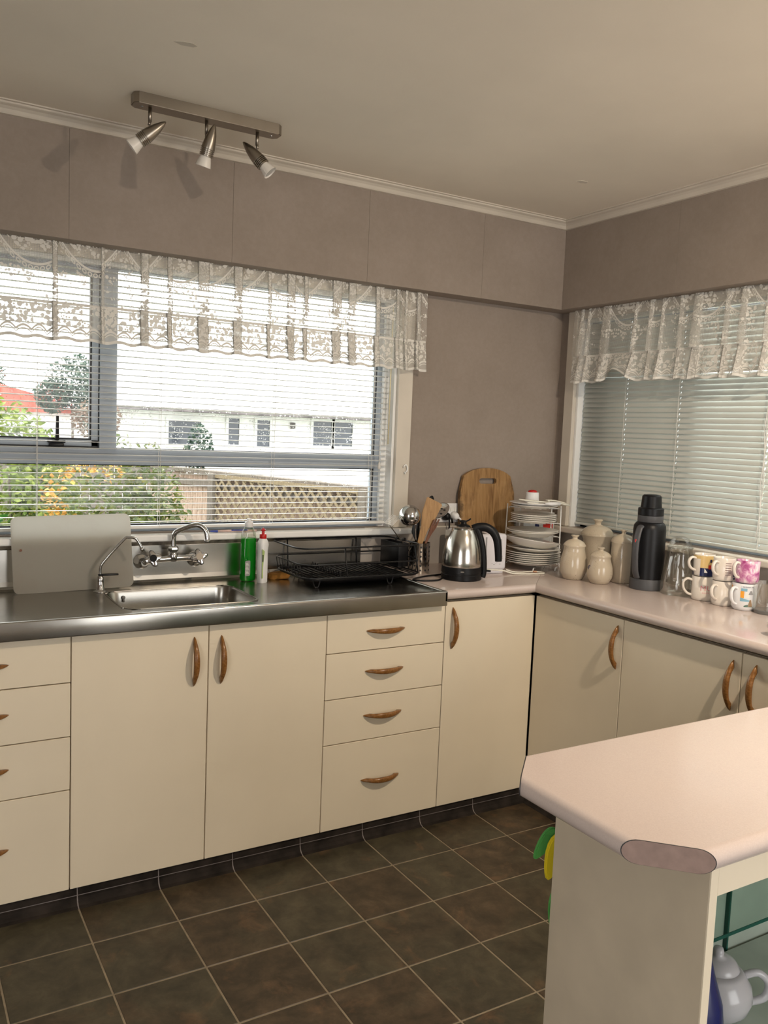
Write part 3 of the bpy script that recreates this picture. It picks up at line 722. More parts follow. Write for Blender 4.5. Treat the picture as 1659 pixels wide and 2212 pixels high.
bm = bmn(); box(bm, SX1-.048, -.011, ZW, -.002, -.003, 1.086, .001); tag(obj('laminate_splashback', bm, 'splash'), 'grey-beige laminate splashback on the window wall behind kettle and utensils', 'splashback')
bm = bmn(); box(bm, -.011, -2.6, ZW, -.003, -.012, 1.063, .001); tag(obj('laminate_splashback', bm, 'splash'), 'grey-beige laminate splashback on the right wall behind canisters and mugs', 'splashback')
bm = bmn(); box(bm, SX1-.03, -.012, 1.0862, -.06, -.002, 1.092); o = obj('trim_6', bm, 'trim'); o['kind'] = 'structure'

# ------------------------------------------------------------------ peninsula
PX, PY0, PY1 = -1.925, -2.44, -2.017
pt = thing('peninsula_worktop', 'pink-beige bullnose peninsula top in the foreground with clipped corners', 'worktop', (0, 0, 0))
th = .037; r = th/2
b = bmesh.new(); lv = []
for k in range(15):
    a = PI/2-PI*k/14; off = r-r*math.cos(a); z = ZW-r+r*math.sin(a)
    lv.append([b.verts.new(p) for p in ((PX+off, PY0+off, z), (XN-.004, PY0+off, z), (XN-.004, PY1-off, z), (PX+off, PY1-off, z))])
for a, c in zip(lv, lv[1:]):
    for i in range(4): b.faces.new((a[i], c[i], c[(i+1) % 4], a[(i+1) % 4]))
b.faces.new(lv[0][::-1]); b.faces.new(lv[-1]); bmesh.ops.recalc_face_normals(b, faces=b.faces)
CH = .094; caps = []
for (px, py, nx, ny) in ((PX+CH, PY0, -1, -1), (PX+CH, PY1, -1, 1)):
    bmesh.ops.bisect_plane(b, geom=b.verts[:]+b.edges[:]+b.faces[:], plane_co=(px, py, 0), plane_no=(nx, ny, 0), clear_outer=True)
    ed = [e for e in b.edges if e.is_boundary]
    fs = bmesh.ops.holes_fill(b, edges=ed)['faces']
    for f in fs: caps.append(([v.co.copy() for v in f.verts], Vector((nx, ny, 0)).normalized()))
bm = bmn(); merge(bm, b); obj('bullnose_top', bm, 'laminate', pt, 'auto')
for vs, nrm in caps:
    for nm, k0, k1, sc, mt in (('edge_strip', .0002, .0016, 1.0, 'lam_edge'), ('edge_outline', -.0004, .0012, 1.022, 'dark_ink')):
        q = bmesh.new(); c = sum(vs, Vector())/len(vs)
        cv = [v for v in vs]
        A = [q.verts.new(c+(v-c)*sc*(1 if nm == 'edge_strip' else 1)+nrm*k0) for v in cv]; B = [q.verts.new(c+(v-c)*sc+nrm*k1) for v in cv]
        q.faces.new(A); q.faces.new(B[::-1]); n = len(A)
        for i in range(n): q.faces.new((A[i], A[(i+1) % n], B[(i+1) % n], B[i]))
        bmesh.ops.recalc_face_normals(q, faces=q.faces); obj(nm, q, mt, pt)
ZU = ZW-th
pc = thing('peninsula_cabinet', 'cream peninsula cabinet with plain end panel and open glass-shelved front', 'cabinet', (0, 0, 0))
EX, EY0, EY1 = -1.80, -2.41, -2.07
bm = bmn(); box(bm, EX, EY0, .0, EX+.018, EY1, ZU-.001, .0012, 1); obj('end_panel', bm, 'panel', pc)
bm = bmn(); box(bm, EX+.0004, EY0-.0012, .001, EX+.0176, EY0+.0006, ZU-.002); obj('edge_banding', bm, 'cream', pc)
bm = bmn(); box(bm, EX+.0185, EY0, .823, -.62, EY0+.018, ZU-.001, .0012, 1); obj('front_rail', bm, 'cream', pc)
bm = bmn(); box(bm, EX+.019, EY1-.016, .06, -1.303, EY1-.008, ZU-.002); obj('back_panel', bm, 'green_back', pc)
bm = bmn(); box(bm, -1.300, EY1-.024, .06, -.62, EY1-.016, ZU-.002); obj('back_panel', bm, 'green_back', pc)
bm = bmn(); box(bm, -1.305, EY1-.026, .06, -1.3, EY1-.014, ZU-.002); obj('panel_joint', bm, 'glass_edge', pc)
bm = bmn(); box(bm, EX+.019, EY0+.13, .627, -.63, EY1-.03, .633); obj('glass_shelf', bm, 'shelf_glass', pc)
bm = bmn(); box(bm, EX+.019, EY0+.1285, .6268, -.63, EY0+.1298, .6332); obj('shelf_edge', bm, 'glass_edge', pc)
bm = bmn(); box(bm, EX+.019, EY0+.006, .405, -.63, EY1-.03, .423, .001, 1); obj('shelf', bm, 'green_back', pc)
bm = bmn(); box(bm, EX+.019, EY0+.02, .0, -.63, EY1-.02, .08); obj('plinth', bm, 'cream', pc)

# ------------------------------------------------------------------ things in the peninsula
tp = thing('teapot', 'small glazed grey-white teapot on the lower peninsula shelf', 'teapot', (-1.506, -2.222, .4235), -.55); tp.scale = (1.2, 1.2, 1.07)
bm = bmn(); lathe(bm, [(0, 0), (.030, 0), (.034, .004), (.050, .022), (.056, .042), (.053, .062), (.042, .082), (.034, .090), (.032, .088), (0, .086)], 36); obj('body', bm, 'teapot_glaze', tp, True)
bm = bmn(); lathe(bm, [(0, .087), (.033, .087), (.034, .091), (.028, .101), (.016, .108), (.008, .110), (.009, .117), (.007, .124), (0, .126)], 28); obj('lid', bm, 'teapot_glaze', tp, True)
bm = bmn(); tube(bm, smooth_path([(.044, 0, .074), (.066, 0, .080), (.084, 0, .060), (.078, 0, .034), (.053, 0, .024)], 6), .0065, 10); obj('handle', bm, 'teapot_glaze', tp, True)
bm = bmn(); tube(bm, smooth_path([(-.048, 0, .036), (-.068, 0, .046), (-.082, 0, .074), (-.094, 0, .084)], 5), [.013-.0004*k for k in range(16)], 10); obj('spout', bm, 'teapot_glaze', tp, True)
vz = thing('vase', 'dark blue tapering vase behind the peninsula post, left of the teapot', 'vase', (-1.729, -2.345, .4235))
bm = bmn(); lathe(bm, [(r_*.84, z_*1.08) for r_, z_ in [(0, 0), (.028, 0), (.034, .02), (.052, .08), (.058, .125), (.052, .165), (.036, .205), (.024, .240), (.019, .265), (.021, .272), (.015, .272), (.014, .25), (0, .24)]], 28); obj('body', bm, 'blue_glaze', vz, True)
# felt leaves hanging at the kitchen side of the peninsula
lf = thing('felt_flower', 'yellow and green felt leaves hanging behind the peninsula end panel', 'decoration', (-1.760, -2.045, .765))
def leaf_part(name, mat, pts, y0, th_):
    q = bmn(); prism(q, pts, 'y', y0, y0+th_, bev=.002); obj(name, q, mat, lf, 'auto')
def leaf_outline(cx, cz, L, Wd, ang, n=18):
    o = []
    for k in range(n):
        t = 2*PI*k/n; x = L/2*math.cos(t); y = Wd/2*math.sin(t)*(1-.35*math.cos(t))
        o.append((cx+x*math.cos(ang)-y*math.sin(ang), cz+x*math.sin(ang)+y*math.cos(ang)))
    return o
leaf_part('petal', 'yellow_felt', leaf_outline(-.020, -.045, .090, .044, -1.85), -.010, .008)
leaf_part('petal', 'green_felt', leaf_outline(-.030, -.024, .070, .034, -2.35), .006, .008)
leaf_part('petal', 'green_felt', leaf_outline(.01, -.16, .09, .045, -1.75), .004, .008)
bm = bmn(); tube(bm, [(.006, .008, -.01), (.008, .008, -.15)], .003, 6); tube(bm, [(.006, .008, -.01), (.006, -.032, .06)], .0015, 6); obj('stem', bm, 'green_felt', lf)

# ------------------------------------------------------------------ ceiling spot bar
sl = thing('ceiling_spotlight', 'brushed nickel three-head spotlight bar on the ceiling above the window', 'lamp', (-1.945, -.445, ZC))
bm = bmn(); b = bmesh.new(); o_ = []
hw, hl, c_ = .030, .245, .014
prism(bm, [(-hl, -hw+c_), (-hl+c_, -hw), (hl-c_, -hw), (hl, -hw+c_), (hl, hw-c_), (hl-c_, hw), (-hl+c_, hw), (-hl, hw-c_)], 'z', -.034, 0, bev=.002); obj('base_bar', bm, 'nickel', sl, 'auto')
def spot(x, d):
    d = Vector(d).normalized(); J = Vector((x, 0, -.085))
    q = bmn(); tube(q, [(x, 0, -.032), (x, 0, -.076)], .0055, 10); tube(q, [(x, 0, -.074), (x+d.x*.003, d.y*.003, -.086)], .0045, 8); st = obj('stem', q, 'nickel', sl, True)
    R = d.to_track_quat('Z', 'Y').to_matrix().to_4x4(); side = Vector((0, 0, 1))-d*d.z
    side = side.normalized() if side.length > .05 else Vector((0, -1, 0))
    mt = Matrix.Translation(J-side*.020-d*.035)@R
    prof = [(0, -.012), (.003, -.010), (.008, 0), (.015, .022), (.019, .042), (.0215, .062)]
    q = bmn(); lathe(q, prof+[(.0215, .064), (0, .064)], 24, mat=mt); h_ = obj('head', q, 'nickel', sl, 'auto')
    q = bmn()
    for k in range(5): lathe(q, [(.0175, .063+k*.0055), (.0222, .064+k*.0055), (.0222, .0665+k*.0055), (.0175, .0675+k*.0055)], 24, mat=mt)
    lathe(q, [(0, .060), (.0185, .060), (.0185, .090), (0, .090)], 20, mat=mt); obj('ribbed_collar', q, 'nickel', h_, 'auto')
    q = bmn(); lathe(q, [(.016, .088), (.018, .094), (.022, .108), (.0255, .122), (.0245, .1225), (.020, .112), (0, .108)], 24, mat=mt); obj('bulb', q, 'bulb_white', h_, 'auto')
    q = bmn(); lathe(q, [(0, .1175), (.0195, .1175), (.0195, .1195), (0, .1195)], 20, mat=mt); obj('bulb_lens', q, 'bulb_face', h_)
spot(-.190, (-.62, .25, -.55)); spot(-.008, (-.16, .30, -.90)); spot(.166, (.52, -.30, -.62))
for x in (-.215, .215):
    bm = bmn(); lathe(bm, [(0, -.0355), (.004, -.0355), (.0045, -.033), (0, -.033)], 10, x, 0); obj('screw', bm, 'chrome_dark', sl)

# ------------------------------------------------------------------ taps
ft = thing('filter_tap', 'slim chrome filter tap with black lever beside the white board', 'tap', (-2.204, -.142, .904))
bm = bmn(); lathe(bm, [(0, 0), (.024, 0), (.024, .003), (.016, .006), (.014, .010), (.014, .016), (.0125, .018), (.0125, .042), (.012, .052), (.007, .058), (.006, .062), (0, .062)], 24); obj('base', bm, 'chrome', ft, True)
bm = bmn(); tube(bm, smooth_path([(0, 0, .058), (0, 0, .085), (.012, -.004, .110), (.075, -.014, .185), (.092, -.018, .194), (.115, -.022, .190), (.130, -.026, .168), (.138, -.029, .150)], 6), .0052, 12); tube(bm, [(.134, -.0275, .158), (.140, -.0295, .145)], .0068, 12); obj('spout', bm, 'chrome', ft, True)
bm = bmn(); box(bm, -.008, -.008, .057, .062, .006, .064, .003, 2); obj('lever', bm, 'black', ft, 'auto')
mx_ = thing('mixer_tap', 'chrome wall-mounted mixer tap with swivel spout and two knobs', 'tap', (-1.925, -.016, 1.0))
for sx in (-.103, .103):
    bm = bmn(); lathe(bm, [(0, 0), (.030, 0), (.030, .004), (.024, .010), (.016, .013), (.013, .016), (.013, .05), (0, .05)], 28, mat=Matrix.Translation((sx, 0, -.012))@Matrix.Rotation(PI/2, 4, 'X')); obj('wall_flange', bm, 'chrome', mx_, 'auto')
bm = bmn(); tube(bm, smooth_path([(-.103, -.045, -.012), (-.09, -.055, -.004), (-.06, -.06, 0), (0, -.062, .003), (.06, -.06, .003), (.09, -.055, 0), (.103, -.045, -.010)], 5), .0115, 14)
lathe(bm, [(.012, -.012), (.016, -.006), (.017, .012), (.013, .022), (.011, .026), (0, .026)], 20, mat=Matrix.Translation((0, -.062, .004))); obj('body', bm, 'chrome', mx_, True)
bm = bmn(); lathe(bm, [(.010, .026), (.018, .028), (.020, .034), (.020, .040), (.016, .046), (.011, .048), (0, .048)], 6, mat=Matrix.Translation((0, -.062, .002))); obj('swivel_nut', bm, 'chrome', mx_, 'auto')
bm = bmn(); tube(bm, smooth_path([(0, -.062, .04), (0, -.062, .078), (.004, -.066, .098), (.018, -.074, .110), (.058, -.098, .129), (.082, -.112, .131), (.100, -.124, .116), (.107, -.129, .092), (.108, -.130, .074)], 6), .0092, 14); tube(bm, [(.108, -.130, .080), (.108, -.130, .070)], .0105, 14); obj('spout', bm, 'chrome', mx_, True)
for sx, mt in ((-.074, 'black'), (.100, 'chrome')):
    D = Vector((-.25 if sx < 0 else -.2, -1, .28)).normalized(); Rm = D.to_track_quat('Z', 'Y').to_matrix().to_4x4(); T0 = Matrix.Translation((sx, -.055, .0))@Rm@Matrix.Rotation(.3, 4, 'Z')
    q = bmn(); b = bmesh.new(); lv = []
    for s_, z in ((.55, .006), (.9, .010), (1, .018), (1, .034), (.86, .041), (.6, .043)):
        ring = []
        for k in range(24):
            a = 2*PI*k/24; rr = s_*(.026+.007*math.cos(4*a)); ring.append(b.verts.new((rr*math.cos(a), rr*math.sin(a), z)))
        lv.append(ring)
    for a, c in zip(lv, lv[1:]):
        for i in range(24): b.faces.new((a[i], a[(i+1) % 24], c[(i+1) % 24], c[i]))
    b.faces.new(lv[0][::-1]); b.faces.new(lv[-1]); bmesh.ops.transform(b, matrix=T0, verts=b.verts); merge(q, b)
    kn = obj('knob', q, 'chrome', mx_, 'auto')
    q = bmn(); lathe(q, [(0, .042), (.0135, .042), (.0135, .0445), (0, .0445)], 20, mat=T0); obj('knob_cap', q, mt if mt == 'black' else 'nickel', kn)

# ------------------------------------------------------------------ on the sink bench
wb = thing('cutting_board', 'large stained white plastic cutting board leaning on the window sill', 'cutting board', (-2.279, -.108, .9045))
lean = .20
bm = bmn(); b = bmesh.new(); prism(b, rrect(-.203, 0, .203, .268, .022, 6), 'y', -.004, .005, bev=.0015)
bmesh.ops.transform(b, matrix=Matrix.Translation((0, .008, .001))@Matrix.Rotation(-lean, 4, 'X')@Matrix.Rotation(-.018, 4, 'Y'), verts=b.verts); merge(bm, b); obj('board', bm, 'plastic_board', wb, 'auto')
bm = bmn(); lathe(bm, [(0, 0), (.0045, 0), (.0045, .0015), (0, .0015)], 14, mat=Matrix.Rotation(-lean, 4, 'X')@Matrix.Translation((-.178, -.0005, .15))@Matrix.Rotation(PI/2, 4, 'X')); obj('hole_plug', bm, 'dark_wood', wb)
gb = thing('detergent_bottle', 'clear bottle of green dishwashing liquid beside the sink', 'bottle', (-1.634, -.098, .904), .25)
def sq_lathe(prof, ax, ay, n=28, e=.6):
    b = bmesh.new(); lv = []
    for s_, z, rx in prof:
        ring = []
        for k in range(n):
            a = 2*PI*k/n; cx, cy = math.cos(a), math.sin(a)
            p = e+(1-e)*rx
            ring.append(b.verts.new((ax*s_*math.copysign(abs(cx)**p, cx), (ay*(1-rx)+ax*rx)*s_*math.copysign(abs(cy)**p, cy), z)))
        lv.append(ring)
    for a, c in zip(lv, lv[1:]):
        for i in range(n): b.faces.new((a[i], a[(i+1) % n], c[(i+1) % n], c[i]))
    b.faces.new(lv[0][::-1]); b.faces.new(lv[-1]); bmesh.ops.recalc_face_normals(b, faces=b.faces); q = bmn(); merge(q, b); return q
obj('liquid', sq_lathe([(.80, .003, 0), (.93, .010, 0), (.95, .02, 0), (.93, .10, 0), (.90, .155, 0), (.90, .170, 0)], .032, .020), 'liquid', gb, 'auto')
obj('bottle_shell', sq_lathe([(.85, 0, 0), (.98, .008, 0), (1, .02, 0), (.97, .10, 0), (.95, .17, 0), (.88, .190, .2), (.62, .208, .8), (.45, .216, 1), (.40, .218, 1)], .0325, .0205), 'glass', gb, 'auto')
bm = bmn(); lathe(bm, [(.0155, .214), (.0165, .216), (.0165, .232), (.015, .235), (.0095, .236), (.0085, .238), (.0085, .247), (0, .247)], 24); obj('cap', bm, 'white_plastic', gb, 'auto')
bm = bmn(); prism(bm, rrect(-.028, .025, -.004, .085, .005, 4), 'y', -.0215, -.0209); lab = obj('label', bm, 'label_grey', gb)
bm = bmn()
for k in range(9): box(bm, -.026+.001*(k % 2), -.0218, .033+k*.0052, -.0095-.002*(k % 3), -.0214, .0348+k*.0052)
obj('label_lines', bm, 'white_print', lab)
wbt = thing('cleaner_bottle', 'white plastic cleaner bottle with red push-pull cap by the green bottle', 'bottle', (-1.592, -.143, .904), .4)
obj('body', sq_lathe([(.88, 0, 0), (1, .004, 0), (1, .05, 0), (1, .09, 0), (.96, .125, 0), (1.05, .140, .15), (1.12, .150, .25), (1.0, .162, .4), (.72, .172, .8), (.62, .176, 1)], .0195, .0165), 'white_plastic', wbt, 'auto')
bm = bmn(); lathe(bm, [(.0125, .172), (.0135, .174), (.0135, .188), (.012, .191), (.0055, .192), (.0055, .202), (.0095, .204), (.0095, .209), (.004, .2115), (.003, .215), (0, .215)], 24); obj('cap', bm, 'red_plastic', wbt, 'auto')
bm = bmn(); prism(bm, [(-.0188, .02), (-.0188, .135), (-.006, .125), (-.010, .09), (-.014, .06), (-.012, .02)], 'y', -.0172, -.0166); lab = obj('label', bm, 'label_green', wbt)
bm = bmn(); box(bm, -.0178, -.0176, .085, -.0125, -.0171, .112); obj('label_print', bm, 'dark_ink', lab)
spg = bmn(); b = bmesh.new(); bmesh.ops.create_cube(b, size=1); bmesh.ops.subdivide_edges(b, edges=b.edges[:], cuts=4, use_grid_fill=True)
for v in b.verts:
    v.co = Vector((v.co.x*.085, v.co.y*.05, v.co.z*.026)); v.co += Vector([random.uniform(-.003, .003) for _ in range(3)]); v.co.z += .013+.006*math.sin(v.co.x*40)
    v.co.z = max(v.co.z, .0005)
merge(spg, b); o = obj('sponge', spg, 'sponge', None, True, (-1.495, -.078, .904)); o.rotation_euler.z = -.25; tag(o, 'worn orange-brown sponge lying at the left end of the dish rack', 'sponge')
# pen / brush on the sill
pn = thing('toothbrush', 'blue-tipped pale brush lying on the white sill behind the green bottle', 'brush', (-1.66, -.03, WZ0+.005), -.06)
bm = bmn(); tube(bm, [(-.085, 0, 0), (-.03, 0, .001), (.03, 0, 0), (.085, .004, 0)], [.003, .0045, .004, .0035], 8); obj('stick', bm, 'toothbrush_pink', pn, True)
bm = bmn(); tube(bm, [(-.105, 0, 0), (-.075, 0, 0)], [.0025, .005], 8); tube(bm, [(-.02, -.003, .003), (.045, -.003, .003)], .0028, 8); obj('blue_grip', bm, 'blue_plastic', pn, True)

# dish rack
dr = thing('dish_rack', 'black wire dish rack standing on the steel draining bench', 'dish rack', (-1.238, -.190, .904))
HX, HYb, HYf = .276, .160, -.158
def ring_path(hx, y0, y1, z, r, n=5): return [(x, y, z) for x, y in rrect(-hx, y0, hx, y1, r, n)]
bm = bmn(); tube(bm, ring_path(HX, HYf+.03, HYb, .152, .05), .0034, 8, closed=True); obj('top_rail', bm, 'black_wire', dr, True)
bm = bmn(); tube(bm, ring_path(HX-.010, HYf+.015, HYb-.008, .090, .05), .0030, 8, closed=True); obj('middle_rail', bm, 'black_wire', dr, True)
bm = bmn(); tube(bm, ring_path(HX-.018, HYf, HYb-.012, .040, .05), .0036, 8, closed=True); tube(bm, ring_path(HX-.022, HYf+.006, HYb-.016, .034, .05), .0025, 8, closed=True); obj('bottom_rail', bm, 'black_wire', dr, True)
for x, y0, y1, y2 in ((-.085, HYf+.03, HYf+.015, HYf), (HX-.035, HYf+.036, HYf+.02, HYf+.006), (-.2, HYb, HYb-.008, HYb-.012), (.12, HYb, HYb-.008, HYb-.012)):
    q = bmn(); tube(q, [(x, y0, .152), (x, y1, .09), (x, y2, .04)], .003, 6); obj('upright', q, 'black_wire', dr, True)
w0 = None
for sgn in (-1, 1):
    for k in range(9):
        if w0 is None:
            q = bmn(); tube(q, [(.010, 0, .09), (0, 0, .037)], .0018, 6); w0 = obj('side_wire', q, 'black_wire', dr, True); o = w0
        else: o = part_copy(w0, dr)
        o.location = (sgn*(HX-.020), HYf+.05+k*.028, 0); o.rotation_euler.z = 0 if sgn > 0 else PI
w0 = None
for k in range(21):
    if w0 is None:
        q = bmn(); tube(q, [(0, HYf+.004, .036), (0, HYb-.014, .036)], .0018, 6); w0 = obj('base_wire', q, 'black_wire', dr, True); o = w0
    else: o = part_copy(w0, dr)
    o.location.x = -HX+.04+k*.0232
w0 = None
for y in (-.12, 0, .1):
    if w0 is None:
        q = bmn(); tube(q, [(-HX+.022, 0, .033), (HX-.022, 0, .033)], .0022, 6); w0 = obj('cross_wire', q, 'black_wire', dr, True); o = w0
    else: o = part_copy(w0, dr)
    o.location.y = y
w0 = None
for k in range(12):
    if w0 is None:
        q = bmn(); tube(q, smooth_path([(-.10, 0, .037), (-.094, 0, .058), (-.088, 0, .037)], 3), .0018, 6); w0 = obj('plate_prong', q, 'black_wire', dr, True); o = w0
    else: o = part_copy(w0, dr)
    o.location.y = HYf+.04+k*.023
for x, y in ((-.205, HYf+.03), (.115, HYf+.02), (-.17, HYb-.03), (.20, HYb-.03)):
    q = bmn(); tube(q, smooth_path([(x-.016, y, .036), (x-.006, y, .006), (x+.002, y, .0035), (x+.010, y, .006), (x+.018, y, .036)], 4), .0026, 6); obj('leg', q, 'black_wire', dr, True)
bm = bmn(); b = bmesh.new(); lv = []
for s_, z in ((1, .036), (.98, .022), (.80, .010), (.78, .010)): lv.append([b.verts.new((x*s_, y*s_, z)) for x, y in rrect(-.2, HYf+.03, .21, HYb-.03, .05, 6)])
for a, c in zip(lv, lv[1:]):
    for i in range(len(a)): b.faces.new((a[i], a[(i+1) % len(a)], c[(i+1) % len(a)], c[i]))
b.faces.new(lv[-1]); merge(bm, b); obj('drip_tray', bm, 'black', dr, True)
bm = bmn()
bx_ = HX+.004
box(bm, HX-.011, -.03, .05, HX-.008, .115, .146, .001); box(bm, HX-.058, -.03, .05, HX-.055, .115, .146, .001); box(bm, HX-.058, -.03, .05, HX-.008, -.027, .146, .001); box(bm, HX-.058, .112, .05, HX-.008, .115, .146, .001); box(bm, HX-.058, -.03, .047, HX-.008, .115, .051, .001)
for y in (.02, .07): tube(bm, smooth_path([(HX-.009, y, .146), (HX-.007, y, .158), (HX+.003, y, .159), (HX+.006, y, .150)], 3), .004, 6)
obj('cutlery_caddy', bm, 'black', dr, 'auto')

# ------------------------------------------------------------------ utensil holder and utensils
uh = thing('utensil_holder', 'perforated steel utensil holder beside the dish rack', 'utensil holder', (-.907, -.205, ZW))
b = bmesh.new(); n, rows, R0, Hh = 40, 14, .0455, .130
# perforated tube: quads removed where a round hole sits, hole walls dark inside
bm = bmn(); lathe(bm, [(0, .001), (R0-.001, 0), (R0, .002), (R0, Hh-.002), (R0+.0012, Hh), (R0-.0012, Hh), (R0-.0012, .004), (0, .004)], 48); cup = obj('cup', bm, 'steel_v', uh, 'auto')
bm = bmn()
for i in range(12):
    for j in range(6):
        a = 2*PI*(i+.5*(0))/12+.12; z = .016+j*.0195; cx, cy = math.cos(a), math.sin(a)
        mt = Matrix.Translation((cx*(R0-.0008), cy*(R0-.0008), z))@Vector((cx, cy, 0)).to_track_quat('Z', 'Y').to_matrix().to_4x4()
        lathe(bm, [(0, 0), (.0042, 0), (.0042, .00105), (0, .00105)], 12, mat=mt)
obj('perforations', bm, 'rubber', cup)
UB = Vector((-.907, -.205, ZW+.006))
def utensil(name, label, cat='utensil'): return thing(name, label, cat, tuple(UB), 0, 'utensils in the steel holder')
# ladle: the back of a chromed bowl
ld = utensil('ladle', 'shiny steel ladle, round bowl up, in the utensil holder', 'ladle')
C = Vector((-.058, -.005, .238))
bm = bmn(); ax = Vector((.35, .45, -.75)).normalized(); mt = Matrix.Translation(C)@ax.to_track_quat('Z', 'Y').to_matrix().to_4x4()
lathe(bm, [(0, -.046)]+[(.046*math.sin(a), -.046*math.cos(a)) for a in [PI*.62*k/14 for k in range(1, 15)]]+[(.0425*math.sin(a), -.0425*math.cos(a)) for a in [PI*.62*(14-k)/14 for k in range(0, 14)]]+[(0, -.0425)], 32, mat=mt); obj('bowl', bm, 'chrome', ld, True)
bm = bmn(); tube(bm, smooth_path([(.012, .01, .004), (-.012, 0, .09), (-.030, -.01, .17), (-.038, -.022, .205)], 5), (.0042), 8); obj('handle', bm, 'chrome', ld, True)
# slotted turner (left)
tn = utensil('slotted_turner', 'steel slotted turner leaning left out of the holder', 'turner')
A0, Uv, Wv = Vector((-.155, .005, .203)), Vector((.056, .03, .030)), Vector((.020, -.016, -.007))
bm = bmn(); tube(bm, smooth_path([(.015, .0, .004), (-.03, .005, .075), (-.09, .006, .135), (-.150, .002, .200)], 5), [(.0050, .0020)]*16, 8); obj('handle', bm, 'nickel', tn, True)
for k in range(6):
    q = bmn(); p = A0+Wv*(k/5-.5)*1.25; tube(q, [p, p+Uv], [(.0021, .001)]*2, 6); obj('blade_bar', q, 'alu_white', tn)
bm = bmn()
for f in (0, 1): tube(bm, [A0+Uv*f-Wv*.68, A0+Uv*f+Wv*.68], [(.0022, .001)]*2, 6)
obj('blade_rim', bm, 'alu_white', tn)
def flat_blade(bm, outline, th, y, yaw):
    b = bmesh.new(); prism(b, outline, 'y', -th/2, th/2, bev=th*.25)
    bmesh.ops.transform(b, matrix=Matrix.Translation((0, y, 0))@Matrix.Rotation(yaw, 4, 'Z'), verts=b.verts); merge(bm, b)
sp = utensil('wooden_spatula', 'pale wooden spatula with slanted square end in the holder', 'spatula')
bm = bmn(); flat_blade(bm, [(-.028, .004), (-.014, .004), (.003, .12), (.022, .175), (.048, .215), (.080, .284), (.076, .291), (.019, .318), (.013, .316), (-.005, .252), (-.006, .20), (-.020, .12)], .006, -.018, -.35); obj('blade', bm, 'spatula_wood', sp)
fk = utensil('wooden_fork', 'dark reddish wooden fork in front of the pale spatula', 'fork')
bm = bmn(); flat_blade(bm, [(-.018, .004), (-.008, .004), (.012, .12), (.034, .163), (.052, .190), (.067, .226), (.061, .228), (.047, .198), (.045, .199), (.056, .228), (.050, .228), (.039, .201), (.037, .202), (.045, .226), (.039, .225), (.026, .19), (.018, .163), (.004, .12)], .006, -.030, -.35); obj('fork_blade', bm, 'dark_wood', fk)
bs_ = utensil('black_spoon', 'black plastic serving spoon rising behind the wooden spatula', 'spoon')
bm = bmn(); tube(bm, [(.0, .02, .004), (.035, .03, .15), (.062, .035, .27)], .005, 8); lathe(bm, [(0, -.033), (.008, -.03), (.017, -.012), (.018, .006), (.012, .026), (.004, .034), (0, .035)], 20, mat=Matrix.Translation((.070, .036, .285))@Matrix.Rotation(.25, 4, 'Y')@Matrix.Diagonal((1, .35, 1, 1))); obj('spoon_head', bm, 'black', bs_, True)
sk = utensil('skimmer_spoon', 'flat steel slotted spoon tilted right out of the holder', 'spoon')
bm = bmn(); tube(bm, smooth_path([(.010, .018, .004), (.035, .03, .12), (.07, .04, .18), (.104, .048, .226)], 4), .0032, 8); obj('handle', bm, 'chrome', sk, True)
mt = Matrix.Translation((.134, .05, .246))@Vector((-.70, -.25, .76)).to_track_quat('Z', 'Y').to_matrix().to_4x4()
bm = bmn(); lathe(bm, [(0, .003), (.025, .0035), (.043, .007), (.047, .010), (.0465, .0085), (.043, .0055), (.025, .002), (0, .0015)], 32, mat=mt); skb = obj('disc', bm, 'chrome', sk, True)
for x, y in ((-.018, .010), (0, .016), (.018, .010), (-.010, -.012), (.012, -.012)):
    q = bmn(); lathe(q, [(0, .0030), (.0042, .0030), (.0042, .0046), (0, .0046)], 10, mat=mt@Matrix.Translation((x, y, 0))@Matrix.Diagonal((1.6, .8, 1, 1))); obj('slot', q, 'rubber', skb)
bt = utensil('black_turner', 'black plastic turner partly hidden behind the wooden spatula', 'turner')
bm = bmn(); flat_blade(bm, [(-.005, .004), (.005, .004), (.0, .13), (.004, .155), (.004, .215), (-.006, .226), (-.026, .205), (-.030, .165), (-.014, .13)], .004, .012, -.3); obj('blade', bm, 'black', bt)

# ------------------------------------------------------------------ kettle
kt = thing('kettle', 'brushed steel electric kettle with black hooked handle on the worktop', 'kettle', (-.813, -.386, ZW), -.535)
bm = bmn(); lathe(bm, [(0, 0), (.080, 0), (.083, .003), (.0835, .022), (.082, .024), (.082, .028), (.0835, .03), (.082, .054), (0, .054)], 48); bs = obj('base', bm, 'black', kt, 'auto')
bm = bmn(); lathe(bm, [(.0805, .054), (.0815, .058), (.0815, .075), (.079, .105), (.074, .135), (.067, .162), (.058, .186), (.048, .203), (.0475, .205), (0, .205)], 64); obj('body', bm, 'steel_v', kt, 'auto')
bm = bmn(); lathe(bm, [(.047, .204), (.0475, .212), (.044, .214), (.030, .214), (.026, .217), (.024, .221), (0, .224)], 40); ld_ = obj('lid', bm, 'steel_v', kt, 'auto')
bm = bmn(); lathe(bm, [(.028, .2145), (.027, .220), (.014, .226), (.011, .230), (.012, .236), (0, .238)], 28)
tube(bm, smooth_path([(-.018, 0, .236), (-.006, 0, .239), (.008, 0, .238), (.020, 0, .243), (.028, 0, .250)], 4), [(.007, .004)]*8+[(.006, .003)]*9, 10); obj('lid_knob', bm, 'black', ld_, True)
bm = bmn(); hp = smooth_path([(.040, 0, .205), (.060, 0, .214), (.090, 0, .216), (.118, 0, .202), (.136, 0, .176), (.144, 0, .145), (.148, 0, .110), (.150, 0, .078)], 6)
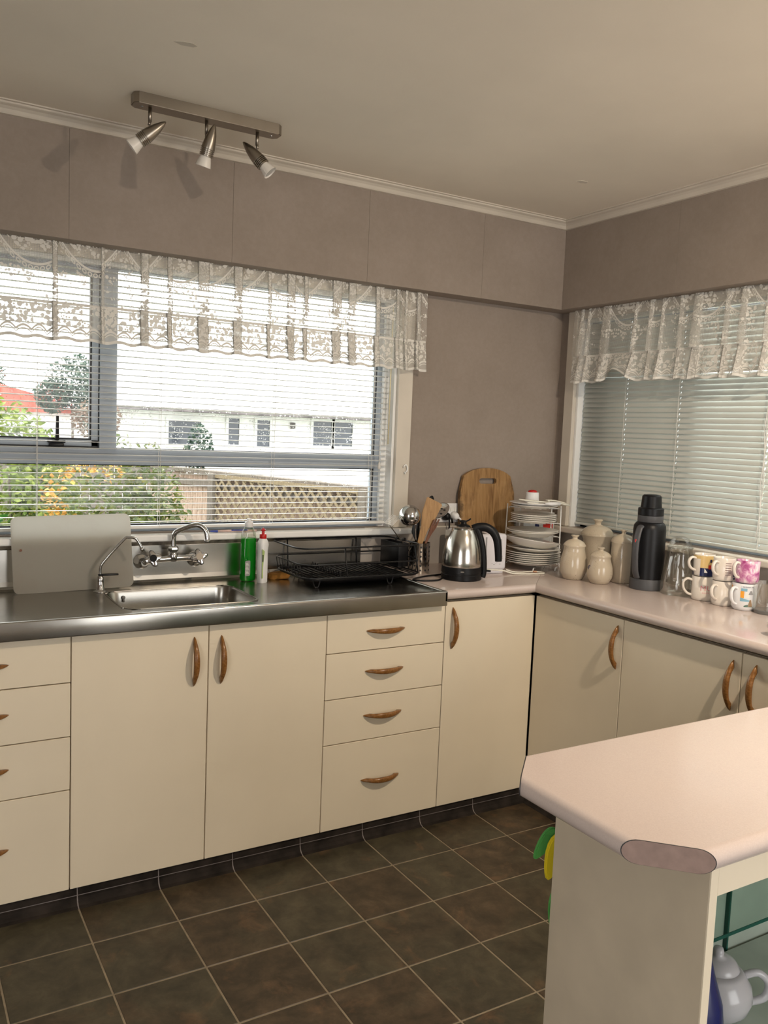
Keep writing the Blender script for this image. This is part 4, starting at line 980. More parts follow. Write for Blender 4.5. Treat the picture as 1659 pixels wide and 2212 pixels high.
k_ = len(hp); tube(bm, hp, [(.0145-.002*abs(2*i/k_-1), .020-.006*(i/k_)) for i in range(k_)], 14); obj('handle', bm, 'black', kt, True)
bm = bmn(); sp_ = smooth_path([(.055, 0, .210), (.068, 0, .185), (.079, 0, .150), (.087, 0, .110), (.091, 0, .07), (.092, 0, .03), (.088, 0, .010)], 5); tube(bm, sp_, [(.013, .012)]*len(sp_), 12); tube(bm, [(.09, 0, .038), (.120, 0, .036)], [(.010, .005), (.008, .004)], 10); obj('handle_spine', bm, 'black', kt, True)
bm = bmn(); prism(bm, [(-.012, .2), (-.012, .178), (-.004, .165), (.004, .165), (.012, .178), (.012, .2)], 'x', -.074, -.045); obj('spout', bm, 'steel_v', kt)
bm = bmn(); lathe(bm, [(0, 0), (.0065, 0), (.0065, .0006), (0, .0006)], 16, mat=Matrix.Rotation(-1.62, 4, 'Z')@Matrix.Translation((.0828, 0, .040))@Matrix.Rotation(PI/2, 4, 'Y')@Matrix.Diagonal((.35, 1.2, 1, 1))); obj('emblem', bm, 'nickel', bs)
bm = bmn(); tube(bm, smooth_path([(-.086, .01, .006), (-.13, -.022, .004), (-.19, -.015, .004), (-.223, .010, .004), (-.20, .040, .004), (-.12, .075, .004), (-.02, .10, .004), (.07, .18, .006), (.145, .30, .03), (.168, .345, .10), (.175, .350, .19), (.165, .352, .225)], 8), .0037, 8); o = obj('cord', bm, 'black', kt, True); o.rotation_euler.z = .535

# ------------------------------------------------------------------ socket with plugs
so = thing('wall_socket', 'white double power socket on the wall behind the utensils', 'socket', (-.632, -.001, 1.150))
bm = bmn(); box(bm, -.060, -.010, -.042, .060, 0, .046, .004, 3); obj('plate', bm, 'white_plastic', so, 'auto')
for x in (.018, .040):
    bm = bmn(); prism(bm, rrect(x-.006, .008, x+.006, .026, .002, 3), 'y', -.0125, -.0098); obj('switch', bm, 'white_print', so)
for x, m_, nm, lb in ((-.018, 'black', 'power_plug', 'black plug in the white wall socket'), (.030, 'white_plastic', 'power_plug', 'white plug in the white wall socket')):
    p_ = thing(nm, lb, 'plug', (-.632+x, -.011, 1.138)); bm = bmn(); lathe(bm, [(0, 0), (.019, 0), (.0195, .012), (.016, .026), (.011, .034), (0, .035)], 20, mat=Matrix.Rotation(PI/2, 4, 'X')); tube(bm, [(.006, -.028, -.004), (.020, -.03, -.012), (.026, -.028, -.03)], .005, 8); obj('plug_body', bm, m_, p_, True)

# ------------------------------------------------------------------ toaster
ts = thing('toaster', 'white plastic toaster behind the kettle handle', 'toaster', (-.608, -.200, ZW))
bm = bmn(); box(bm, -.072, -.132, .016, .072, .120, .172, .012, 4); bd = obj('body', bm, 'lilac_white_plastic', ts, 'auto')
bm = bmn(); box(bm, -.062, -.124, 0, .062, .112, .018, .003); obj('base', bm, 'lilac_white_plastic', ts)
bm = bmn(); box(bm, -.045, -.1335, .06, -.039, -.1315, .160); obj('lever_slot', bm, 'grey_print', bd)
bm = bmn(); box(bm, .032, -.1335, .085, .040, -.1315, .150); obj('lever_slot', bm, 'grey_print', bd)
bm = bmn(); box(bm, -.050, -.10, .1715, -.018, .095, .1728); obj('bread_slot', bm, 'rubber', bd)
bm = bmn(); box(bm, .018, -.10, .1715, .050, .095, .1728); obj('bread_slot', bm, 'rubber', bd)
bm = bmn()
for x, z, wd in ((.046, .066, .012), (.046, .074, .007), (.036, .040, .008), (.004, .040, .005), (-.006, .046, .003)): box(bm, x-wd/2, -.1328, z, x+wd/2, -.1318, z+.0022)
tube(bm, [(.004, -.1323, .038), (.038, -.1323, .062)], .0005, 4); obj('dial_markings', bm, 'grey_print', bd)
bm = bmn(); tube(bm, smooth_path([(-.08, .01, .024), (-.02, -.010, .022), (.04, -.016, .016), (.085, -.03, .004), (.15, -.06, .004), (.215, -.07, .004), (.232, -.045, .004), (.205, -.01, .004), (.14, -.012, .004), (.09, -.022, .010), (.062, -.004, .018)], 8), .0032, 8); o = obj('cord', bm, 'cable_white', ts, True); o.location = (0, -.14, 0)
bm = bmn(); tube(bm, [(.222, -.022, .0042), (.208, -.011, .0042)], .0042, 8); obj('tape', bm, 'copper_tape', o, True)

# ------------------------------------------------------------------ wooden board
wd_ = thing('wooden_board', 'worn wooden chopping board with arched top leaning on the wall', 'cutting board', (-.428, -.062, ZW))
ol = [(-.155, 0), (.155, 0), (.158, .02)]+[(.158, .32)]
for k in range(1, 14):
    a = k/14; x = .158-.316*a; ol.append((x, .335+.103*math.sqrt(max(0, 1-(abs(x)/.172)**2.2))))
ol += [(-.158, .32), (-.158, .02)]
bm = bmn(); b = bmesh.new(); prism(b, ol, 'y', -.009, .009, [rrect(-.048, .365, .052, .391, .0125, 5)]); bmesh.ops.transform(b, matrix=Matrix.Translation((0, .01, .003))@Matrix.Rotation(-.083, 4, 'X'), verts=b.verts); merge(bm, b); obj('board', bm, 'board', wd_, 'auto')

# ------------------------------------------------------------------ plate rack and plates
RC = Vector((-.315, -.245, ZW))
pr_ = thing('plate_rack', 'white wire corner plate rack with tiers, beside the wooden board', 'plate rack', tuple(RC))
tiers = [.018, .096, .143, .205, .272]
bm = bmn(); posts = [(.118, -.045), (.128, .03), (.02, .13), (-.07, .118)]
bm.free()
for x, y in posts:
    q = bmn(); tube(q, [(x*1.04, y*1.04, .002), (x, y, .03), (x*.97, y*.97, .285)], .0028, 8); obj('upright', q, 'white_gloss', pr_, True)
for z in tiers:
    bm = bmn(); tube(bm, [(.1*math.cos(a)*1.16, .1*math.sin(a)*1.16, z) for a in [-.45+2.95*k/20 for k in range(21)]], .0022, 6)
    for a in (-.3, .5, 1.4, 2.3): tube(bm, [(.116*math.cos(a), .116*math.sin(a), z), (-.05*math.cos(a)*1, -.05*math.sin(a), z)], .0019, 6)
    obj('tier', bm, 'white_gloss', pr_, True)
bm = bmn()
for x, y in ((-.065, -.085), (.05, -.1)): tube(bm, [(x+.03, y+.02, .012), (x, y, .012), (x-.006, y-.004, .0)], .003, 6)
obj('foot', bm, 'white_gloss', pr_, True)
def plate(rad, label, group, loc, rot=(0, 0, 0), h=.016, mat='china'):
    o = thing('plate', label, 'plate', loc, 0, group); o.rotation_euler = rot
    bm = bmn(); s_ = rad; lathe(bm, [(0, .0015), (.55*s_, .0015), (.58*s_, 0), (.62*s_, .001), (.66*s_, .004), (.98*s_, h), (1.0*s_, h+.0012), (.985*s_, h+.003), (.66*s_, .0075), (.55*s_, .005), (0, .0045)], 48); obj('dish', bm, mat, o, True); return o
ordn = ['lowest', 'second lowest', 'third lowest', 'fourth lowest', 'fifth lowest', 'topmost']
big = plate(.128, 'large white dinner plate, lowest of the six at the bottom of the rack', 'dinner plates stacked at the bottom of the rack', (RC.x-.015, RC.y-.012, ZW+.021))
for k in range(1, 6): dup(big, (RC.x-.015+random.uniform(-.003, .003), RC.y-.012, ZW+.021+k*.0088), None, 'large white dinner plate, %s of the six at the bottom of the rack' % ordn[k])
bw = thing('serving_bowl', 'shallow white bowl sitting tilted above the dinner plates', 'bowl', (RC.x-.03, RC.y-.01, ZW+.100)); bw.rotation_euler = (.02, .14, 0)
bm = bmn(); lathe(bm, [(0, .001), (.07, 0), (.075, .002), (.115, .020), (.132, .033), (.134, .035), (.130, .036), (.112, .024), (.07, .006), (0, .005)], 48); obj('dish', bm, 'china', bw, True)
pl2 = plate(.124, 'white plate wedged under the tilted bowl', None, (RC.x-.012, RC.y-.012, ZW+.080), (.0, .04, 0))
mid = plate(.118, 'white plate, lower of the pair on the middle tier', 'pair of plates on the middle tier', (RC.x-.018, RC.y-.010, ZW+.148), h=.022)
dup(mid, (RC.x-.02, RC.y-.010, ZW+.155), None, 'white plate, upper of the pair on the middle tier')
sm_ = plate(.104, 'white side plate, lowest of the four on the upper tier', 'four side plates on the upper tier', (RC.x-.012, RC.y-.006, ZW+.209), h=.012)
for k in range(1, 4): dup(sm_, (RC.x-.012+random.uniform(-.002, .002), RC.y-.006, ZW+.209+k*.0085), None, 'white side plate, %s of the four on the upper tier' % ['', 'second lowest', 'third lowest', 'topmost'][k])
tpp = plate(.106, 'white plate on the top tier carrying the cable', None, (RC.x-.012, RC.y-.006, ZW+.275), h=.012)
tp2 = plate(.110, 'grey-rimmed plate on top of the rack under the white cable', None, (RC.x-.016, RC.y-.006, ZW+.286), h=.012, mat='china_cool')
rb = thing('white_timer', 'small white round tub with red top standing on the plate rack', 'tub', (RC.x-.005, RC.y+.02, ZW+.297))
bm = bmn(); lathe(bm, [(0, 0), (.030, 0), (.031, .003), (.029, .045), (.027, .047), (0, .047)], 28); obj('tub', bm, 'white_plastic', rb, 'auto')
bm = bmn(); lathe(bm, [(.021, .046), (.019, .053), (.012, .057), (0, .058)], 24); obj('red_top', bm, 'red_plastic', rb, True)
cb = thing('white_cable', 'white flat cable with plug laid over the top plates', 'cable', (RC.x-.01, RC.y-.02, ZW+.303))
bm = bmn(); tube(bm, smooth_path([(-.105, .0, .012), (-.03, -.055, .006), (.05, -.075, .002), (.10, -.07, -.006), (.15, -.045, -.012), (.165, -.01, -.008), (.13, .02, .002), (.075, .02, .006), (.06, -.01, .006)], 7), [(.006, .0035)]*57, 8); tube(bm, smooth_path([(-.09, -.04, .002), (-.03, -.085, -.004), (.02, -.10, -.002)], 5), .003, 8); obj('cable', bm, 'cable_white', cb, True)
bm = bmn(); tube(bm, [(-.03, -.088, -.001), (.0, -.098, 0), (.045, -.10, 0)], [.006, .009, .008], 10); obj('plug', bm, 'white_plastic', cb, True)
# carton in the corner behind the plates
ct = thing('carton', 'white carton with red and blue print standing in the corner behind the plates', 'carton', (-.16, -.075, ZW))
bm = bmn(); box(bm, -.10, -.03, 0, .09, .03, .235, .002); bx = obj('box', bm, 'packet_white', ct)
bm = bmn(); box(bm, .02, -.031, .15, .08, -.0299, .215); obj('red_print', bm, 'red_print', bx)
bm = bmn(); box(bm, -.03, -.031, .165, -.005, -.0299, .195); obj('blue_print', bm, 'navy_print', bx)

# ------------------------------------------------------------------ canisters
def canister(label, loc, R, H, prof, lidh, rim, rz=0, motif=True):
    o = thing('canister', label, 'canister', loc, rz, 'speckled stoneware canisters'); hb = H-lidh
    bm = bmn(); lathe(bm, [(0, 0)]+[(R*a, hb*z) for a, z in prof]+[(R*rim, hb), (R*(rim-.06), hb), (R*(rim-.08), hb-.004), (0, hb-.006)], 44); obj('jar', bm, 'stoneware', o, True)
    r = R*(rim-.05); k = lidh-.002
    bm = bmn(); lathe(bm, [(0, hb-.004), (r, hb-.003), (r*1.04, hb+.001), (r*1.02, hb+.003), (r*.96, hb+k*.16), (r*.82, hb+k*.34), (r*.58, hb+k*.50), (r*.34, hb+k*.58), (R*.20, hb+k*.62), (R*.18, hb+k*.72), (R*.21, hb+k*.82), (R*.30, hb+k*.92), (R*.30, hb+k*.96), (R*.20, hb+k*1.0), (0, hb+k*.98)], 36); obj('lid', bm, 'stoneware', o, True)
    return o
body1 = [(.62, 0), (.72, .02), (.95, .22), (1.0, .38), (.95, .6), (.82, .80), (.76, .91), (.79, .975)]
canister('largest speckled stoneware canister, wide-rimmed, at the back against the window sill', (-.090, -.415, ZW), .0715, .240, [(.62, 0), (.70, .03), (.84, .3), (.86, .5), (.84, .72), (.86, .85), (.99, .95)], .068, 1.03)
c1 = canister('medium speckled canister nearest the plate rack', (-.338, -.536, ZW), .058, .190, body1, .046, .83)
canister('smallest speckled canister, standing in front of the other three', (-.302, -.655, ZW), .0535, .152, body1, .037, .82)
canister('tall narrow speckled canister beside the black thermos', (-.195, -.672, ZW), .0470, .226, [(.80, 0), (.88, .02), (.95, .15), (1.0, .5), (1.02, .75), (.97, .88), (1.02, .97)], .053, 1.06)
bm = bmn(); 
for k, (dx, dz) in enumerate(((0, .07), (.006, .066), (-.005, .064), (.002, .060), (.009, .073))):
    lathe(bm, [(0, 0), (.004, 0), (.003, .0008), (0, .0009)], 8, mat=Matrix.Rotation(2.75+dx*20, 4, 'Z')@Matrix.Translation((.0532-.0035*(abs(dz-.045)/.03), 0, dz))@Matrix.Rotation(PI/2, 4, 'Y'))
o = [q for q in bpy.data.objects if q.get('label', '').startswith('smallest speckled')][0]
obj('blue_motif', bm, 'navy_print', o)

# ------------------------------------------------------------------ thermos
tm = thing('thermos', 'large black thermos flask with grey handle beside the glass jug', 'flask', (-.200, -.813, ZW), 2.95+.35)
bm = bmn(); lathe(bm, [(0, 0), (.0645, 0), (.066, .002), (.066, .042), (.065, .044), (0, .044)], 44); obj('base_band', bm, 'grey_plastic', tm, 'auto')
bm = bmn(); lathe(bm, [(.0645, .044), (.0645, .06), (.064, .24), (.062, .258), (.055, .268), (.049, .272), (0, .272)], 44); obj('body', bm, 'black', tm, 'auto')
bm = bmn(); lathe(bm, [(.048, .271), (.050, .274), (.050, .298), (0, .298)], 40); obj('neck_band', bm, 'grey_plastic', tm, 'auto')
bm = bmn(); lathe(bm, [(.049, .298), (.0505, .300), (.0505, .326), (.047, .329), (.042, .330), (.041, .335), (.0375, .375), (.032, .381), (.02, .383), (0, .383)], 40); obj('cup_lid', bm, 'black', tm, 'auto')
bm = bmn(); hp = smooth_path([(.058, 0, .256), (.072, 0, .246), (.087, 0, .20), (.090, 0, .14), (.082, 0, .08), (.068, 0, .050)], 6); tube(bm, hp, [(.0145, .007)]*len(hp), 12); hd = obj('handle', bm, 'grey_plastic', tm, True)
bm = bmn(); prism(bm, rrect(-.0035, .178, .0035, .212, .001, 2), 'x', .0905, .0915); 
bm.free(); bm = bmn(); tube(bm, [(.0928, 0, .206), (.0950, 0, .178)], [(.004, .0012)]*2, 6); obj('red_lettering', bm, 'red_print', hd)

# ------------------------------------------------------------------ glass jug
jg = thing('glass_jug', 'clear glass jug with domed lid between thermos and mugs', 'jug', (-.170, -.946, ZW), 3.68)
bm = bmn(); lathe(bm, [(0, .001), (.058, 0), (.064, .004), (.066, .03), (.063, .07), (.055, .115), (.049, .15), (.047, .178), (.050, .186), (.0485, .186), (.0455, .178), (.0475, .15), (.0535, .115), (.0615, .07), (.0645, .03), (.062, .008), (0, .006)], 48); obj('body', bm, 'glass', jg, True)
bm = bmn(); lathe(bm, [(.049, .185), (.052, .187), (.050, .189), (.042, .190), (.0405, .205), (.034, .219), (.02, .228), (0, .231)], 40); obj('dome_lid', bm, 'glass', jg, True)
bm = bmn(); hp = smooth_path([(.047, 0, .160), (.066, 0, .160), (.078, 0, .145), (.080, 0, .11), (.078, 0, .075), (.068, 0, .062)], 6); tube(bm, hp, [(.008, .0045)]*len(hp), 12); obj('handle', bm, 'glass', jg, True)
bm = bmn(); b = bmesh.new(); a0 = [b.verts.new(v) for v in ((-.036, .03, .186), (-.068, .0, .190), (-.036, -.03, .186), (-.042, 0, .165))]; b.faces.new((a0[0], a0[1], a0[3])); b.faces.new((a0[1], a0[2], a0[3])); merge(bm, b); obj('spout', bm, 'glass', jg)

# ------------------------------------------------------------------ mugs
def mug(label, loc, R, H, hdir, mat, hs=(.028, .30, .80), prints=(), foot=.92, wid=(.0062, .0048)):
    o = thing('mug', label, 'mug', loc, 0, 'mugs stacked two high by the window sill')
    bm = bmn(); lathe(bm, [(0, .003), (R*foot*.85, .003), (R*foot*.9, 0), (R*foot, .002), (R, .014), (R, H-.0015), (R-.0015, H), (R-.003, H-.0015), (R-.0035, .012), (R*.8, .007), (0, .006)], 44); body = obj('body', bm, mat, o, True)
    ca, sa = math.cos(hdir), math.sin(hdir); out, z0, z1 = hs
    def P(r_, z): return (r_*ca, r_*sa, z*H)
    bm = bmn(); hp = smooth_path([P(R-.003, z1), P(R+out*.55, z1+.05), P(R+out, z1-.10), P(R+out*.92, (z0+z1)/2-.08), P(R+out*.45, z0+.02), P(R-.003, z0-.04)], 6); tube(bm, hp, [wid]*len(hp), 12); obj('handle', bm, 'mug_cream' if mat != 'china_cool' else 'china_cool', o, True)
    for nm, mt, a0, a1, za, zb in prints:
        b = bmesh.new(); n = max(3, int((a1-a0)/.12)); rr = R+.0004+.00012*prints.index((nm, mt, a0, a1, za, zb)) if isinstance(za, float) else R
        lo = [b.verts.new((rr*math.cos(a0+(a1-a0)*k/n), rr*math.sin(a0+(a1-a0)*k/n), za*H)) for k in range(n+1)]
        hi = [b.verts.new((rr*math.cos(a0+(a1-a0)*k/n), rr*math.sin(a0+(a1-a0)*k/n), (zb if not callable(zb) else zb(k/n))*H)) for k in range(n+1)]
        for k in range(n): b.faces.new((lo[k], lo[k+1], hi[k+1], hi[k]))
        q = bmn(); merge(q, b); obj(nm, q, mt, body, True)
    return o, body
AC = math.atan2(-.62, -.78)          # direction towards the room's viewer
def txt(body, s, R, ang, z, size, mat, sp=1.0):
    cu = bpy.data.curves.new('text', 'FONT'); cu.body = s; cu.size = size; cu.space_character = sp; cu.align_x = 'CENTER'; cu.resolution_u = 2
    to = bpy.data.objects.new('text', cu); me = bpy.data.meshes.new_from_object(to); bpy.data.objects.remove(to)
    b = bmesh.new(); b.from_mesh(me); bpy.data.meshes.remove(me)
    bmesh.ops.triangulate(b, faces=b.faces[:])
    for v in b.verts:
        a = ang+v.co.x/R; v.co = Vector(((R+.0007)*math.cos(a), (R+.0007)*math.sin(a), z+v.co.y))
    return obj('lettering', b, mat, body)
H_ = .079
m1, b1_ = mug('cream mug with pink letters MU, bottom left of the mug stacks', (-.168, -1.062, ZW), .0405, .092, AC-1.35, 'mug_cream', hs=(.031, .22, .80))
txt(b1_, 'MU', .0405, AC+.34, .040, .028, 'pink_print', 1.15); txt(b1_, 'KNOWS', .0405, AC+.40, .029, .0075, 'pink_print', 1.3)
m2, b2_ = mug('sailing mug, yellow over navy with small sail, on the MU mug', (-.168, -1.062, ZW+.0925), .0385, .084, AC-.95, 'mug_cream', prints=(
    ('yellow_band', 'yellow_print', AC-.35, AC+1.9, .40, .95), ('yellow_rim', 'yellow_print', AC-1.6, AC-.35, .80, .95), ('navy_band', 'navy_print', AC-.35, AC+1.9, .03, .40), ('navy_side', 'navy_print', AC-1.9, AC-1.2, .03, .28),
    ('red_spot', 'red_print', AC+.42, AC+.75, .36, .55), ('dark_spot', 'navy_print', AC+.55, AC+.75, .66, .80), ('sail', 'white_print', AC+.05, AC+.36, .20, lambda f: .20+.20*(1-f))))
m3, b3_ = mug('plain cream mug, bottom middle of the mug stacks', (-.178, -1.160, ZW), .0385, .091, AC-.62, 'mug_cream')
pr = [('stripe', 'brown_print', AC+.10, AC+.62, .28+.10*k, .305+.10*k) for k in range(6)]+[('stripe', 'brown_print', AC-1.15, AC-.9, .40+.09*k, .42+.09*k) for k in range(5)]+[('dark_mark', 'navy_print', AC+.9, AC+1.5, .22, .36), ('dark_mark', 'navy_print', AC+.9, AC+1.5, .10, .17), ('grey_mark', 'grey_print', AC+.9, AC+1.5, .55, .66)]
m4, b4_ = mug('cream mug with dark brown stripes on the plain cream mug', (-.176, -1.158, ZW+.0915), .0395, .086, AC-.62, 'mug_cream', prints=tuple(pr))
def hill(f): return .30+.10*math.sin(f*3)
m5, b5_ = mug('white cartoon mug with orange and blue picture, bottom right of the stacks', (-.172, -1.248, ZW), .0425, .098, AC-.72, 'china_cool', hs=(.026, .26, .80), foot=.86, prints=(
    ('sky_patch', 'pale_print', AC-.34, AC+1.25, .42, .93), ('sun_patch', 'orange_print', AC-.34, AC-.04, .48, .74), ('blue_patch', 'blue_print', AC-.34, AC+.53, .36, lambda f: .50-.10*f), ('cloud_patch', 'white_print', AC-.04, AC+.40, .50, lambda f: .58+.18*math.sin(f*3.1)),
    ('teal_patch', 'blue_print', AC-.30, AC+.18, .74, .84), ('ground_patch', 'green_print', AC-.02, AC+1.0, .16, lambda f: .20+.05*math.sin(f*5)), ('figure_patch', 'tan_print', AC+.30, AC+.66, .18, lambda f: .22+.24*math.sin(f*3.1)), ('grey_patch', 'grey_print', AC+.30, AC+.68, .62, lambda f: .64+.14*math.sin(f*3.1)), ('orange_rim', 'orange_print', AC-1.45, AC-1.2, .72, .90)))
txt(b5_, 'REMEMBER THE', .0425, AC+.28, .0855, .0055, 'dark_ink')
m6, b6_ = mug('pink watercolour mug tilted on the cartoon mug', (-.170, -1.252, ZW+.0985), .0405, .082, AC-.85, 'pink_glaze', hs=(.022, .26, .84))
m6.rotation_euler = (0.0, .03, 0)
gl = thing('glass_tumbler', 'large clear glass vase at the right edge of the worktop', 'glass', (-.146, -1.330, ZW))
bm = bmn(); lathe(bm, [(0, .001), (.046, 0), (.049, .003), (.050, .012), (.051, .11), (.0495, .11), (.0485, .014), (0, .013)], 44); obj('body', bm, 'glass', gl, True)
bm = bmn(); lathe(bm, [(0, .002), (.047, .001), (.0485, .012), (0, .0125)], 40); obj('thick_base', bm, 'chrome_dark', gl, 'auto')
sj = thing('small_jar', 'small white lidded jar near the worktop front, cut off at the right edge', 'jar', (-.455, -1.585, ZW))
bm = bmn(); lathe(bm, [(0, 0), (.024, 0), (.028, .01), (.027, .028), (.0, .029)], 28); obj('jar', bm, 'china', sj, True)
bm = bmn(); lathe(bm, [(.0, .028), (.034, .028), (.035, .032), (.030, .035), (.033, .037), (.034, .041), (.026, .046), (0, .047)], 28); obj('lid', bm, 'china', sj, True)

# ------------------------------------------------------------------ outdoors
GZ = -.5
bm = bmn(); box(bm, -40, .2, GZ-.2, 60, 80, GZ); struct('floor_outside', bm, 'lawn')
bpy.data.objects['floor_outside'].name = 'trim_5'
tag(bpy.data.objects['trim_5'], 'green lawn outside the window', 'lawn')
def foliage(name, label, cat, base, blobs, n, size, mat, trunk=None, group=None, extra=None):
    r = thing(name, label, cat, base, 0, group); b = bmesh.new()
    for (cx, cy, cz, rx, ry, rz) in blobs:
        for _ in range(n):
            while True:
                p = Vector((random.uniform(-1, 1), random.uniform(-1, 1), random.uniform(-1, 1)))
                if .45 < p.length < 1: break
            p = Vector((cx+p.x*rx, cy+p.y*ry, cz+p.z*rz)); s_ = size*random.uniform(.6, 1.3)
            if p.z < .02: continue
            R = Matrix.Rotation(random.uniform(0, 6.3), 3, 'Z')@Matrix.Rotation(random.uniform(-1.2, 1.2), 3, 'X')@Matrix.Rotation(random.uniform(-1.2, 1.2), 3, 'Y')
            vs = [b.verts.new(p+R@Vector(v)*s_) for v in ((-.5, 0, 0), (0, -.28, .06), (.5, 0, 0), (0, .28, .06))]; b.faces.new(vs)
    q = bmn(); merge(q, b); obj('foliage', q, mat, r)
    q = bmn()
    if trunk: tube(q, [(0, 0, 0), (.02, .02, trunk*.6), (0, 0, trunk)], [.09*size*4, .07*size*4, .04*size*4], 8)
    else:
        for k in range(5): tube(q, [(0, 0, 0), (random.uniform(-.25, .25), random.uniform(-.2, .2), blobs[0][2])], [.02, .008], 6)
    obj('trunk' if trunk else 'stems', q, 'bark', r)
    if extra:
        for nm, mt, pts, s_ in extra:
            b = bmesh.new()
            for p in pts:
                for _ in range(26):
                    c = Vector(p)+Vector((random.gauss(0, .04), random.gauss(0, .03), random.gauss(0, .035)))
                    R = Matrix.Rotation(random.uniform(0, 6.3), 3, 'Z')@Matrix.Rotation(random.uniform(-1.3, 1.3), 3, 'X')
                    b.faces.new([b.verts.new(c+R@Vector(v)*s_) for v in ((-.5, 0, 0), (0, -.5, .1), (.5, 0, 0), (0, .5, .1))])
            q = bmn(); merge(q, b); obj(nm, q, mt, r)
    return r
foliage('shrub', 'dense green shrub outside, behind the left end of the blind', 'shrub', (-2.70, 1.8, GZ), [(0, 0, .80, .50, .42, .95), (.15, -.1, .95, .38, .3, .74)], 2200, .06, 'leaf_green')
foliage('shrub', 'yellow-flowering shrub outside, behind the middle of the left pane', 'shrub', (-1.52, 2.55, GZ), [(-.05, 0, .95, .48, .4, 1.0), (.25, .1, .9, .32, .3, .98)], 3200, .055, 'leaf_yellow', extra=[('blossoms', 'blossom', [(-.46, -.42, 1.50), (-.47, -.42, 1.58), (-.45, -.42, 1.66), (-.42, -.42, 1.44), (-.36, -.42, 1.70), (-.28, -.42, 1.73), (-.18, -.42, 1.71), (-.48, -.42, 1.36), (-.08, -.4, 1.73)], .035)])
foliage('shrub', 'light green bush outside, seen above the transom at far left', 'shrub', (-1.83, 4.9, GZ), [(-.15, 0, 1.50, .52, .5, .70), (.22, 0, 1.25, .32, .4, .66)], 1900, .08, 'leaf_light')
foliage('tree', 'grey-green tree far outside beside the window mullion', 'tree', (-.27, 10.8, GZ), [(.05, 0, 2.60, .46, .4, .42), (.28, 0, 2.40, .32, .3, .55), (-.28, 0, 2.35, .28, .3, .26)], 760, .085, 'leaf_tree', 2.4)
foliage('tree', 'rusty-leaved small tree far outside below the grey-green tree', 'tree', (-.16, 9.6, GZ), [(.0, 0, 2.02, .36, .3, .30)], 620, .075, 'leaf_rust', 1.8)
foliage('tree', 'dark conifer far outside at the left edge of the window', 'tree', (-.45, 21.5, GZ), [(0, 0, 3.05, .50, .4, .55), (-.15, 0, 3.9, .42, .3, .40), (-.35, 0, 4.8, .3, .3, .45)], 800, .11, 'leaf_tree', 3.4)
foliage('shrub', 'small garden plant outside in front of the far white house', 'shrub', (1.88, 11.1, GZ), [(0, 0, 1.60, .25, .22, .42)], 420, .09, 'leaf_tree')
# neighbour with the red roof
rh = thing('red_roof_house', 'low house with red roof seen at the far left through the blind', 'house', (-1.2, 15, GZ))
bm = bmn(); box(bm, -3.2, 0, 0, 1.75, 5, 2.15); obj('wall', bm, 'weatherboard', rh)
bm = bmn(); prism(bm, [(-4.2, 2.95), (-.6, 2.88), (1.95, 2.22), (1.95, 2.12), (-4.2, 2.12)], 'y', -.25, 5.2); obj('roof', bm, 'red_roof', rh)
# white weatherboard house
wh = thing('white_house', 'long white weatherboard house seen across the garden through the blind', 'house', (0, 12, GZ))
bm = bmn(); box(bm, .45, .1, 0, 8.5, 6, 2.30); obj('wall', bm, 'weatherboard', wh)
bb = bmn(); prism(bb, [(0, 0), (-.022, 0), (-.006, .17), (0, .17)], 'x', .45, 8.5); b0 = None
for k in range(9):
    if b0 is None: b0 = obj('weatherboard', bb, 'weatherboard', wh); b0.location = (0, .1, .85+k*.16)
    else: part_copy(b0, wh, (0, .1, .85+k*.16))
bm = bmn(); prism(bm, [(-.45, 2.22), (-.45, 2.30), (3.0, 3.35), (6.4, 2.30), (6.4, 2.22)], 'x', .2, 8.9); obj('roof', bm, 'pale_roof', wh)
bm = bmn(); box(bm, .2, -.56, 2.215, 8.9, -.45, 2.285, .01); obj('gutter', bm, 'gutter', wh)
for x0, x1, z0, z1, nm in ((1.62, 2.22, 1.63, 2.06, 'pane'), (3.32, 3.58, 1.64, 2.14, 'pane'), (4.50, 4.92, 1.69, 2.18, 'pane'), (4.96, 5.38, 1.69, 2.18, 'pane'), (2.75, 2.96, 1.66, 2.15, 'pane')):
    bm = bmn()
    for q4 in ((x0-.05, z0-.05, x1+.05, z0), (x0-.05, z1, x1+.05, z1+.05), (x0-.05, z0, x0, z1), (x1, z0, x1+.05, z1)): box(bm, q4[0], .03, q4[1], q4[2], .095, q4[3])
    wf = obj('window', bm, 'alu_white', wh)
    bm = bmn(); box(bm, x0, .055, z0, x1, .07, z1); obj('pane', bm, 'dark_window', wf)
bm = bmn(); box(bm, 4.02, -.02, 2.0, 4.09, .09, 2.12, .01); obj('wall_lamp', bm, 'gutter', wh)
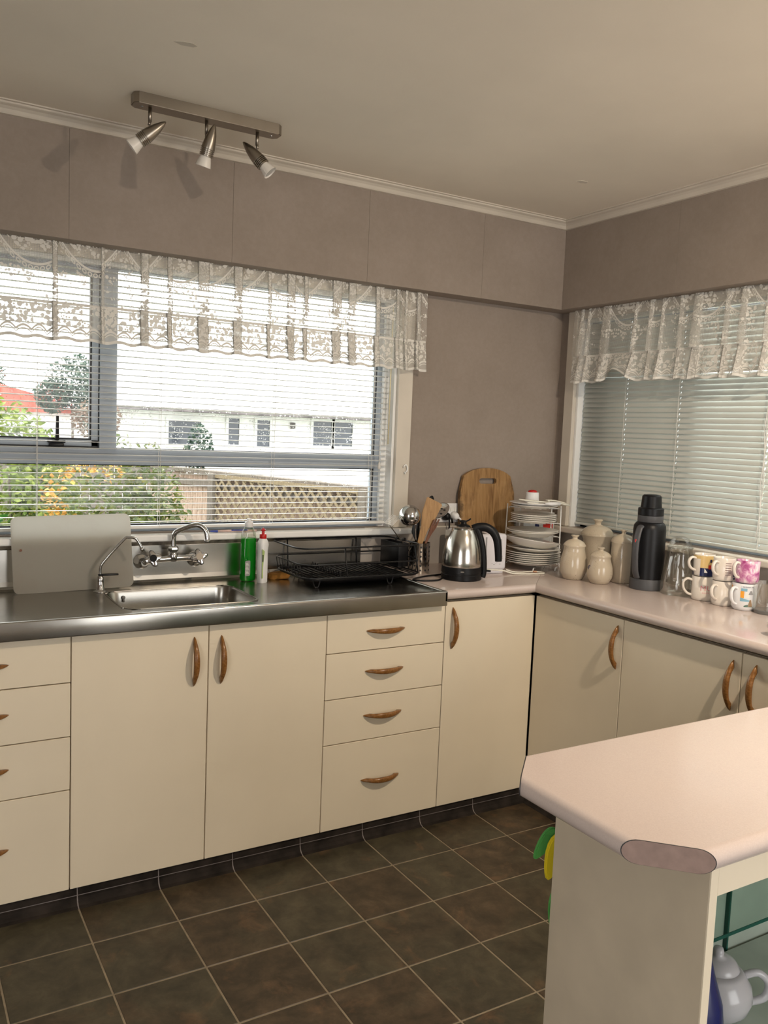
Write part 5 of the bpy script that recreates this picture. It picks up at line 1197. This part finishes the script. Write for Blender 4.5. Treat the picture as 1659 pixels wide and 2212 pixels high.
# side fence with lattice
F0, F1 = Vector((.02, 7.55, 0)), Vector((1.42, 2.72, 0)); FD = (F1-F0).normalized(); FL = (F1-F0).length; FA = math.atan2(FD.y, FD.x)
fn = thing('side_fence', 'weathered timber side fence with lattice panel, outside the window', 'fence', (F0.x, F0.y, GZ), FA)
b0 = None; k = 0; x = .1
while x < FL-.05:
    if b0 is None:
        q = bmn(); box(q, -.046, 0, .02, .046, .016, 1.44, .003, 1); b0 = obj('paling', q, 'fence_wood', fn); b0.location = (x, 0, 0)
    else: part_copy(b0, fn, (x, random.uniform(-.004, .004), random.uniform(-.01, .01)))
    x += .098
for z in (.35, 1.30):
    q = bmn(); box(q, 0, -.05, z, FL, 0, z+.07, .004); obj('rail', q, 'fence_grey', fn)
q = bmn(); box(q, -.05, -.075, 1.445, FL+.05, .05, 1.49, .006); obj('capping', q, 'fence_grey', fn)
for x in (.0, 1.55, 3.95): 
    q = bmn(); box(q, x-.05, -.13, 0, x+.05, -.05, 1.47, .006); obj('post', q, 'fence_grey', fn)
LX0, LX1, LZ0, LZ1 = 1.60, 3.90, .45, 1.42
for sgn in (1, -1):
    c = -1.1; yy = -.085 if sgn > 0 else -.094
    while c < LX1-LX0+1.1:
        # strip x = LX0+c + s, z = LZ0+s (45 deg), clipped to the panel
        if sgn > 0: s0, s1 = max(0, -c), min(LZ1-LZ0, LX1-LX0-c)
        else: s0, s1 = max(0, c-(LX1-LX0)), min(LZ1-LZ0, c)
        if s1-s0 > .05:
            a = (LX0+c+sgn*s0, LZ0+s0); e = (LX0+c+sgn*s1, LZ0+s1); wv = .014
            q = bmn(); dx, dz = (e[0]-a[0]), (e[1]-a[1]); L_ = math.hypot(dx, dz); nx, nz = -dz/L_*wv, dx/L_*wv
            prism(q, [(a[0]+nx, a[1]+nz), (e[0]+nx, e[1]+nz), (e[0]-nx, e[1]-nz), (a[0]-nx, a[1]-nz)], 'y', yy, yy+.008); obj('lattice_slat', q, 'lattice_wood', fn)
        c += .135
q = bmn(); box(q, LX0-.03, -.10, LZ1, LX1+.03, -.08, LZ1+.04); box(q, LX0-.03, -.10, LZ0-.04, LX1+.03, -.08, LZ0); obj('lattice_frame', q, 'lattice_wood', fn)
bf = thing('back_fence', 'grey timber fence behind the yellow shrub, outside the window', 'fence', (-4.5, 7.75, GZ))
b0 = None
for k in range(46):
    if b0 is None:
        q = bmn(); box(q, -.048, 0, .02, .048, .016, 1.46, .003, 1); b0 = obj('paling', q, 'fence_grey', bf); b0.location = (.05, 0, 0)
    else: part_copy(b0, bf, (.05+k*.102, random.uniform(-.004, .004), random.uniform(-.012, .012)))
q = bmn(); box(q, 0, .016, .4, 4.5, .06, .47); box(q, 0, .016, 1.2, 4.5, .06, 1.27); obj('rail', q, 'fence_grey', bf)
# wall of the neighbouring wing outside the right window
